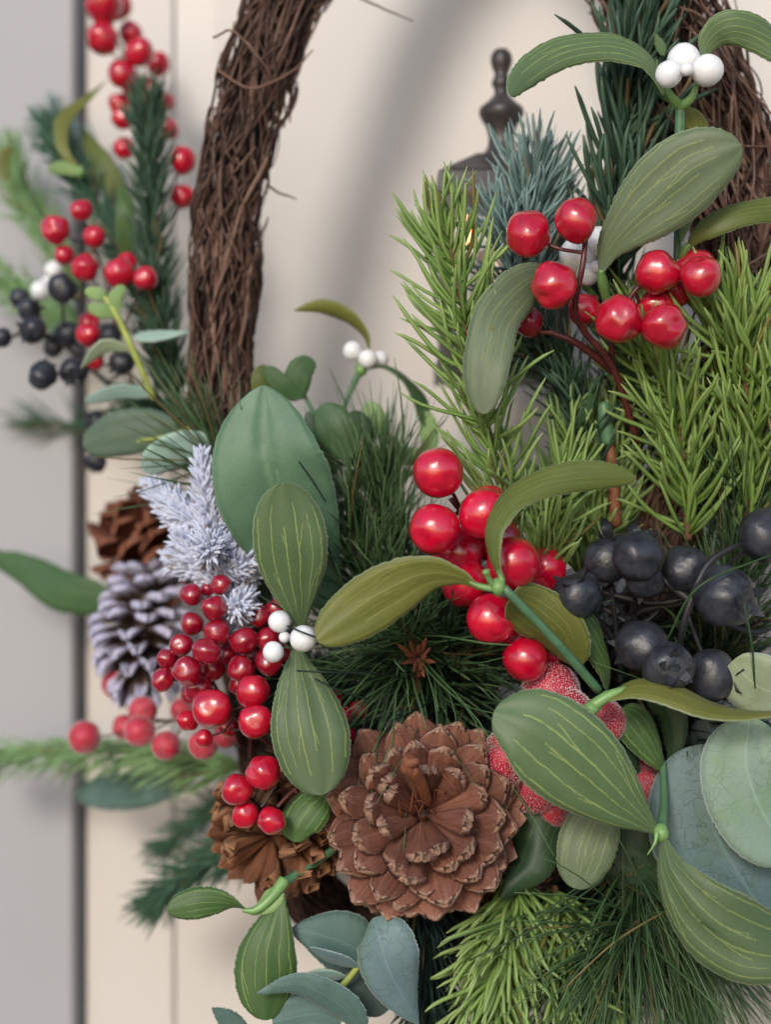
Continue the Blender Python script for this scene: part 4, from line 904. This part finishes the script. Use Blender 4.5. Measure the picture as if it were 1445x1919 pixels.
t = thing('broad_leaf', 'blurred brownish leaf in the upper left greenery', 'broad leaf', P(250, 400, 6.6))
leaf([(230, 380, 6.4), (190, 310, 6.4), (150, 235, 6.8)], 60, t, 'olive_dark', 'grey_leaf', 'ovate', nl=30)
t = thing('mistletoe_sprig', 'out-of-focus mistletoe curl in the upper left greenery', 'mistletoe', P(160, 330, 6), GM)
leaf([(150, 318, 6), (118, 280, 6), (118, 225, 6.2), (165, 180, 6.6), (200, 150, 7)], 34, t, 'olive', 'olive', 'lance', nl=30, roll=[0, 0, 50, 75]); leaf([(150, 325, 6), (120, 315, 6), (88, 318, 6)], 30, t, 'light_leaf', 'light_leaf', 'oval', nl=20); knob(t, 150, 323, 9, 5.9)
leaf([(10, 340, 7), (5, 300, 7), (20, 275, 7)], 30, t, 'olive', 'olive', 'oval', nl=20); whites(t, [(100, 506, 17, 6.2), (76, 544, 19, 6.0), (90, 530, 14, 6.4)])
leaf([(235, 500, 5.6), (236, 400, 5.4), (225, 340, 5.6)], 46, t, 'mist2', 'mist2', 'lance', nl=30)
t = thing('fan_leaf', 'small dark folded leaves between frosted berries and blueberries', 'leaf sprig', P(1180, 1520, 1.4))
for a, wd, ro in (([(1150, 1500, 1.2), (1165, 1440, 1.0), (1180, 1400, 1.1)], 40, 0), ([(1190, 1500, 1.3), (1185, 1440, 1.1), (1190, 1390, 1.2)], 34, 20), ([(1120, 1480, 1.3), (1140, 1440, 1.2), (1150, 1405, 1.2)], 30, -20)): leaf(a, wd, t, 'dark_leaf', 'dark_leaf', 'lance', roll=ro, nl=24)

# ---------------------------------------------------------------- cones
GC = 'natural pine cones in the wreath'
big = cone('pine_cone', 'large reddish-brown open cone facing the viewer, with rosette of scales', 792, 1530, .6, 198, 180, (-.02, -1, .26), 98, 'cone', th0=20, th1=118, root=.34, group=GC, wid=.86)
# snapped-off scale stumps and twig tip in its centre
tube('broken_tip', [(800, 1500, -.4), (790, 1470, -1.0), (772, 1440, -1.5)], [10, 12, 13], M['cone_tip'] if 'cone_tip' in M else M['brown_stem'], big, 9)
o = bpy.data.objects.new('broken_tip', mesh_np('broken_tip', *ball(14, 10, 4, .25), M['brown_stem'])); place(o, big, P(768, 1434, -1.55)); o.scale = (S(16), S(14), S(16))
for q in range(14):
    x, y = 790 + random.uniform(-40, 40), 1500 + random.uniform(-30, 40)
    tube('splinter', [(x, y, .0), (x + random.uniform(-10, 14), y - random.uniform(-10, 30), -.5), (x + random.uniform(-18, 26), y - random.uniform(-16, 62), -1.0)], [3, 2.2, 1], M['brown_stem'], big, 5)
o = bpy.data.objects.new('resin_bead', mesh_np('resin_bead', *ball(14, 10, 4, .1), M['sugar'])); place(o, big, P(725, 1489, -.9)); o.scale = (S(6), S(6), S(6))
cone('pine_cone', 'orange-brown cone half hidden behind four red berries', 525, 1548, 2.0, 142, 135, (-.4, -.85, -.3), 64, 'cone2', th0=22, th1=122, root=.5, group=GC, wid=.84, thin=2.6, w=.30)
cone('pine_cone', 'blurred red-brown cone with thin spread scales, left of the snowy sprig', 288, 1035, 6.6, 136, 160, (-.55, -.1, .6), 60, 'cone_red', th0=20, th1=140, root=.6, group=GC, wid=1.5, thin=1.1)
cone('pine_cone', 'frost-tipped lilac-white cone at the left, behind the small red berries', 270, 1190, 5.7, 122, 178, (.0, -.35, -.9), 74, 'cone_frost', th0=12, th1=150, root=.55, group=GC, wid=.8, thin=1.6)
cone('pine_cone', 'tip of a small blurred cone above the red-brown one', 285, 930, 4.6, 34, 50, (-.8, .1, .5), 16, 'cone_red', group=GC)
cone('pine_cone', 'shadowed cone at lower right of the big one', 960, 1620, 2.6, 95, 100, (.3, -.9, -.1), 40, 'cone', group=GC)

# ---------------------------------------------------------------- needled sprigs
GN = 'artificial fir and pine sprigs'
sprig('fir_sprig', 'light green fir sprig standing up against the pale door', 'fir sprig', [(955, 1000, 1.0), (930, 870, .6), (905, 760, .3), (880, 640, .2), (855, 520, .1), (840, 440, .1)], 184, 151, 3.7, 52, 'n_light', tr=7, bend=.5, split=210, group=GN, tipang=16, jang=12)
sprig('fir_sprig', 'lime needles with gaps between the olive leaf and the dark twigs', 'fir sprig', [(1010, 1100, 1.6), (1030, 1000, 1.3), (1060, 900, 1.4), (1075, 800, 1.8)], 147, 132, 3.7, 50, 'n_light', tr=6, bend=.55, split=168, group=GN)
sprig('fir_sprig', 'lime needled branch rising at the right, over the lower vine', 'fir sprig', [(1290, 1010, 1.2), (1287, 900, 1.0), (1270, 800, .8), (1240, 700, .9), (1215, 640, 1.1)], 184, 159, 4.1, 48, 'n_lime', tr=9, bend=.5, split=210, group=GN)
sprig('fir_sprig', 'lime needled branch reaching the right edge above the blueberries', 'fir sprig', [(1400, 1000, 1.6), (1405, 860, 1.0), (1400, 740, .6), (1385, 640, .4), (1370, 590, .4)], 197, 159, 4.1, 48, 'n_lime', tr=9, bend=.5, split=224, group=GN)
sprig('fir_sprig', 'lime needled tip cut off by the right edge', 'fir sprig', [(1480, 940, 1.2), (1470, 780, .8), (1450, 640, .6)], 123, 154, 4.1, 48, 'n_lime', tr=8, bend=.5, split=84, group=GN)
sprig('fir_sprig', 'dark green upright fir sprig under the top white berries', 'fir sprig', [(1150, 520, 1.8), (1160, 420, 1.5), (1172, 260, 1.4), (1190, 100, 1.4), (1220, -50, 1.5)], 170, 178, 5.0, 40, 'n_dark', tr=7, bend=.25, split=170, group=GN, tipang=18)
sprig('fir_sprig', 'dark green fir sprig left of the vine at the top', 'fir sprig', [(1185, 330, 1.9), (1190, 200, 1.7), (1205, 60, 1.6), (1215, -60, 1.6)], 90, 150, 5.0, 34, 'n_dark', tr=6, bend=.2, split=90, group=GN)
sprig('fir_sprig', 'blue-green frosted fir tuft beside the lantern finial', 'fir sprig', [(1000, 560, 2.2), (1002, 470, 1.9), (1003, 390, 1.8), (998, 320, 1.8)], 210, 128, 3.2, 44, 'n_blue', tr=6, bend=.3, split=110, group=GN, tipang=20)
sprig('fir_sprig', 'blue-green fir sprig pointing up left of the satin red berries', 'fir sprig', [(1030, 640, 2.2), (985, 560, 2.0), (962, 480, 1.8), (945, 425, 1.8)], 150, 125, 3.3, 46, 'n_blue', tr=6, bend=.35, split=90, group=GN)
sprig('fir_sprig', 'dark teal fir sprig behind the satin red berries, leaning left', 'fir sprig', [(1130, 900, 2.0), (1095, 800, 1.8), (1050, 710, 1.7), (1000, 640, 1.7), (960, 600, 1.8)], 230, 115, 3.6, 46, 'n_dark', tr=7, bend=.3, split=120, group=GN)
sprig('fir_sprig', 'dark fir branch deep behind the right red berries', 'fir sprig', [(1200, 900, 2.4), (1180, 760, 2.4), (1160, 620, 2.3), (1140, 500, 2.3)], 260, 120, 3.6, 48, 'n_dark', tr=7, bend=.3, group=GN)
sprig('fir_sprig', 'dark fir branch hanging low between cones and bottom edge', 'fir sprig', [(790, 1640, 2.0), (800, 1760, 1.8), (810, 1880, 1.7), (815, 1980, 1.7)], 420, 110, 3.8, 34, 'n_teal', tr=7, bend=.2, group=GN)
sprig('fir_sprig', 'lime drooping sprig at the bottom, right of the teal branch', 'fir sprig', [(975, 1640, 1.4), (950, 1740, 1.0), (930, 1830, .8), (925, 1960, .8)], 282, 137, 4.0, 50, 'n_light', tr=6, bend=.45, split=251, group=GN, flat=.6)
sprig('fir_sprig', 'lime sprig at the bottom centre, crossed by long dark needles', 'fir sprig', [(1040, 1660, 1.8), (1050, 1760, 1.6), (1065, 1850, 1.4), (1090, 1990, 1.4)], 246, 121, 4.0, 60, 'n_lime', tr=8, bend=.4, split=168, group=GN)
sprig('fir_sprig', 'lime curly sprig at the bottom right of centre', 'fir sprig', [(1120, 1760, 1.9), (1130, 1850, 1.8), (1140, 1980, 1.8)], 159, 110, 4.0, 60, 'n_lime', tr=7, bend=.4, split=84, group=GN)
sprig('fir_sprig', 'lime needles filling in round the cut brown stem above the blueberries', 'fir sprig', [(1120, 1080, 2.4), (1130, 980, 2.3), (1140, 880, 2.3), (1130, 790, 2.4)], 230, 120, 3.8, 52, 'n_light', tr=6, bend=.5, split=120, group=GN)
sprig('fir_sprig', 'shaded lime needles between the glossy berries and the blueberries', 'fir sprig', [(1090, 1120, 2.6), (1075, 1020, 2.5), (1050, 940, 2.6)], 170, 110, 3.8, 52, 'n_lime', tr=6, bend=.5, split=90, group=GN)
# long fine pine
GL = 'long-needled pine tufts'
sprig('pine_tuft', 'long-needled pine burst above the big cone, brown bud at its heart', 'pine tuft', [(815, 1290, 2.2), (785, 1225, 1.7), (765, 1180, 1.6)], 330, 245, 2.3, 84, 'n_long', flat=.4, tr=12, twig='brown_stem', bend=-.1, jang=34, droop=.12, group=GL, wig=.05, chaos=.17, tipang=60, lenv=.35)
sprig('pine_tuft', 'long pine needles fanning left behind the upright leaves', 'pine tuft', [(770, 1330, 2.8), (720, 1200, 2.4), (680, 1080, 2.4), (660, 1000, 2.6)], 420, 215, 2.3, 42, 'n_long', tr=7, bend=.1, jang=20, group=GL, wig=.05, chaos=.17)
sprig('pine_tuft', 'upright thin pine needles between smooth leaf and glossy berries', 'pine tuft', [(760, 1180, 2.6), (740, 1080, 2.5), (725, 980, 2.6), (720, 930, 2.7)], 260, 205, 2.3, 26, 'n_long', tr=6, bend=.05, jang=14, group=GL, wig=.05, chaos=.17)
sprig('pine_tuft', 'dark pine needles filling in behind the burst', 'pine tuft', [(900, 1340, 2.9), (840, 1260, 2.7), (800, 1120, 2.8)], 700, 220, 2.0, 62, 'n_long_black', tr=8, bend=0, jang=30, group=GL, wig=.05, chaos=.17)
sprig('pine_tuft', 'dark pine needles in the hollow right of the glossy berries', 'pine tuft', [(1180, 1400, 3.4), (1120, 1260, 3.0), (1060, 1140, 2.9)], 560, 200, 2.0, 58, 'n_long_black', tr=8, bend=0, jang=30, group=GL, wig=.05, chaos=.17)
sprig('pine_tuft', 'dark upright needles behind the blueberries', 'pine tuft', [(1330, 1330, 2.8), (1360, 1180, 2.2), (1390, 1030, 1.8), (1400, 930, 1.6)], 460, 215, 2.0, 32, 'n_long', tr=7, bend=.05, jang=16, group=GL, wig=.05, chaos=.17)
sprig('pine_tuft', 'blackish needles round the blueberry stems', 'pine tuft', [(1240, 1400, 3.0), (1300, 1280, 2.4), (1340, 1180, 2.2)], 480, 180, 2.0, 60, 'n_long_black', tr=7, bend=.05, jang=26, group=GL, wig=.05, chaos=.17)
sprig('pine_tuft', 'long green needles pouring down at the bottom right', 'pine tuft', [(1190, 1600, 1.7), (1190, 1650, 1.6), (1170, 1730, 1.5)], 250, 270, 2.6, 38, 'n_long', tr=10, bend=.1, jang=22, droop=.25, group=GL, wig=.05, chaos=.17, lenv=.3)
sprig('pine_tuft', 'long needles trailing towards the bottom right corner', 'pine tuft', [(1200, 1600, 2.0), (1240, 1680, 1.9), (1290, 1740, 1.8)], 260, 260, 1.9, 26, 'n_long', tr=8, bend=.1, jang=14, droop=.2, group=GL, wig=.05, chaos=.17, lenv=.3)
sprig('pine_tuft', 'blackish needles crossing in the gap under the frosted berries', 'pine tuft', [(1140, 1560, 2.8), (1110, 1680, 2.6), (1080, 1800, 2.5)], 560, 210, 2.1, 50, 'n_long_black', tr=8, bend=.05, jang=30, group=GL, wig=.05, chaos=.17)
sprig('pine_tuft', 'a few stray long needles lying across the lime sprigs', 'pine tuft', [(1200, 1720, 1.0), (1180, 1740, .7), (1160, 1760, .5)], 46, 330, 2.3, 48, 'n_long', tr=4, bend=0, jang=34, group=GL, wig=.02, droop=.15, lenv=.3)
sprig('pine_tuft', 'thin grassy needles in front of the left vine foot', 'pine tuft', [(470, 960, 3.0), (440, 900, 2.9), (400, 860, 3.0)], 110, 230, 2.0, 34, 'n_long', tr=5, bend=.1, jang=22, group=GL, wig=.02)
bud = thing('pine_bud', 'small brown papery bud at the heart of the long needle burst', 'bud', P(785, 1235, 1.0))
for q in range(13):
    a = q * 2.4; r0 = 6 + q * 1.1; x0, y0 = 783 + 5 * math.cos(a), 1232 + 5 * math.sin(a)
    leaf([(x0, y0, 1.0), (x0 + r0 * math.cos(a), y0 + r0 * math.sin(a), .8), (x0 + 2.1 * r0 * math.cos(a), y0 + 2.1 * r0 * math.sin(a) - 3, .7 - .02 * q)], 10, bud, 'brown_stem', 'brown_stem', 'lance', roll=random.uniform(-60, 60), nl=8, nw=3, name='bud_scale', fray=.5)
tube('stem', [(787, 1300, 1.5), (783, 1262, 1.2), (784, 1235, 1.05)], [6, 6, 8], M['brown_stem'], bud, 8)
st = thing('stray_needles', 'a few loose long needles lying across the upright mistletoe and its white berries', 'pine needle', P(620, 1190, -1.4))
for pts in ([(538, 1173, -1.3), (570, 1186, -1.5), (600, 1196, -1.4), (660, 1205, -.9)], [(556, 1257, -1.2), (620, 1260, -1.3), (700, 1262, -1.0)], [(482, 1114, -1.0), (510, 1130, -1.1), (530, 1142, -1.0)], [(590, 1272, -1.3), (640, 1296, -1.2), (690, 1310, -.8)], [(560, 865, .2), (585, 900, .2), (610, 940, .2)]):
    tube('needle', pts, [1.6, 2.0, 1.4], M['n_long_black'], st, 5)
for pts in ([(1040, 1880, -.6), (960, 1740, -.2), (900, 1760, .2)], [(1130, 1650, -.2), (1000, 1740, -.5), (880, 1800, -.6)], [(1280, 1690, .1), (1160, 1760, -.4), (1060, 1850, -.6)], [(1250, 1200, -1.3), (1310, 1100, -1.9), (1445, 1040, -1.6)], [(1395, 1130, -1.9), (1410, 1210, -1.9), (1416, 1290, -1.4)]):
    tube('needle', pts, [1.8, 2.4, 1.6], M['n_long'], st, 5)
# dense dark filling that hides the ring behind the cones
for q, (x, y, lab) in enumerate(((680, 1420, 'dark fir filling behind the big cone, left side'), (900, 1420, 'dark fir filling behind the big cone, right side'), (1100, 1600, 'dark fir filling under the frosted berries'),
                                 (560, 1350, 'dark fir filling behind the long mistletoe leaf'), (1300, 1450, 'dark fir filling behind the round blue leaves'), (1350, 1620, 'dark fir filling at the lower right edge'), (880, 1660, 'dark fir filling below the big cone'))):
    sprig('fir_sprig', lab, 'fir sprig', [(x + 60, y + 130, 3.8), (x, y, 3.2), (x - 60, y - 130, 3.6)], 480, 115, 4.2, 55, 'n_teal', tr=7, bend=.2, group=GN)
# far left, out of focus
sprig('fir_sprig', 'blurred dense dark fir sprig left of the vine, with red berries', 'fir sprig', [(330, 760, 5.0), (300, 600, 5.0), (285, 430, 5.2), (280, 280, 5.4), (275, 190, 5.5)], 620, 84, 3.2, 42, 'n_dark', tr=7, bend=.35, group=GN)
sprig('fir_sprig', 'blurred dark fir branch leaning over the upper left berries', 'fir sprig', [(330, 720, 5.6), (260, 560, 5.8), (190, 400, 6.2), (130, 300, 6.6), (90, 240, 7)], 420, 90, 3.0, 36, 'n_fargreen', tr=6, bend=.3, group=GN)
sprig('fir_sprig', 'blurred pale green sprig at the upper left edge', 'fir sprig', [(150, 560, 7.4), (100, 460, 7.5), (50, 380, 7.8), (15, 300, 8)], 190, 110, 3.4, 38, 'n_far', tr=5, bend=.4, group=GN)
sprig('fir_sprig', 'blurred pale green tips beside the left white berries', 'fir sprig', [(160, 640, 7.0), (60, 560, 7.4), (-40, 500, 7.8)], 150, 110, 3.4, 38, 'n_far', tr=5, bend=.4, group=GN)
sprig('fir_sprig', 'blurred bluish needles fanning out at far upper left', 'fir sprig', [(250, 400, 7.5), (170, 300, 7.8), (110, 230, 8.2)], 130, 110, 3.0, 30, 'n_blue', tr=5, bend=.2, group=GN)
sprig('fir_sprig', 'blurred pale green branch under the frosted red berries', 'fir sprig', [(460, 1440, 5.2), (340, 1420, 5.6), (220, 1405, 6.2), (60, 1410, 7.0), (-10, 1415, 7.4)], 380, 100, 3.2, 34, 'n_far', tr=6, bend=.35, group=GN, droop=.25)
sprig('fir_sprig', 'blurred dark green branch hanging out to the lower left', 'fir sprig', [(560, 1540, 5.0), (460, 1580, 5.2), (380, 1620, 5.6), (290, 1690, 6.0)], 460, 105, 2.8, 28, 'n_fargreen', tr=6, bend=.2, group=GN)
sprig('fir_sprig', 'blurred grey-green wisp above the lower left branch', 'fir sprig', [(480, 1500, 6.4), (400, 1520, 6.8), (300, 1590, 7.6)], 200, 100, 2.6, 22, 'n_fargreen', tr=5, bend=.1, group=GN)
sprig('fir_sprig', 'very faint blurred needles left of the dark gap, mid height', 'fir sprig', [(300, 800, 8), (180, 800, 9), (60, 790, 9.2)], 110, 120, 2.2, 26, 'n_fargreen', tr=4, bend=.1, group=GN)
sprig('fir_sprig', 'dark fir sprig behind the foot of the left vine', 'fir sprig', [(520, 900, 4.2), (430, 820, 4.6), (340, 780, 5.0), (260, 760, 5.2)], 320, 90, 3.0, 42, 'n_dark', tr=5, bend=.3, group=GN)
# snow-flocked sprig: twig with side twigs, thick furry needles
t = thing('flocked_sprig', 'snow-flocked fir tip, icy white-lilac, above the small red berries', 'flocked fir sprig', P(430, 1180, 2.2))
for sp, n_ in (([(440, 1200, 2.4), (415, 1100, 1.9), (395, 990, 1.5), (378, 865, 1.5)], 330), ([(405, 1040, 1.9), (350, 990, 2.2), (285, 915, 2.8)], 230), ([(405, 1050, 1.8), (440, 1010, 1.5), (462, 985, 1.6)], 120), ([(420, 1130, 2.0), (455, 1080, 1.7), (470, 1060, 1.7)], 110), ([(430, 1190, 2.0), (445, 1160, 1.6), (455, 1120, 1.6)], 110), ([(400, 1080, 2.2), (360, 1060, 2.3), (330, 1050, 2.5)], 90), ([(400, 1000, 1.8), (352, 970, 1.8), (325, 940, 1.9)], 100), ([(400, 1000, 1.6), (425, 965, 1.5), (438, 940, 1.5)], 100), ([(412, 1100, 1.9), (372, 1050, 1.7), (345, 1010, 1.7)], 100), ([(410, 1070, 1.6), (445, 1060, 1.4), (472, 1042, 1.4)], 100), ([(398, 1040, 1.6), (394, 1030, .9), (392, 1025, .5)], 70), ([(425, 1150, 1.6), (440, 1140, 1.2), (450, 1135, 1.0)], 60)):
    sprig('', '', '', sp, int(n_ * 2.6), 40, 5.6, 58, 'flock_core', twig='flock', tr=8, bend=.25, parent=t, partname='flocked_needles', jang=14, wig=.08)

for o in list(bpy.data.objects):
    if o.type == 'MESH' and o.name.split('.')[0] == 'fan_leaf': pass
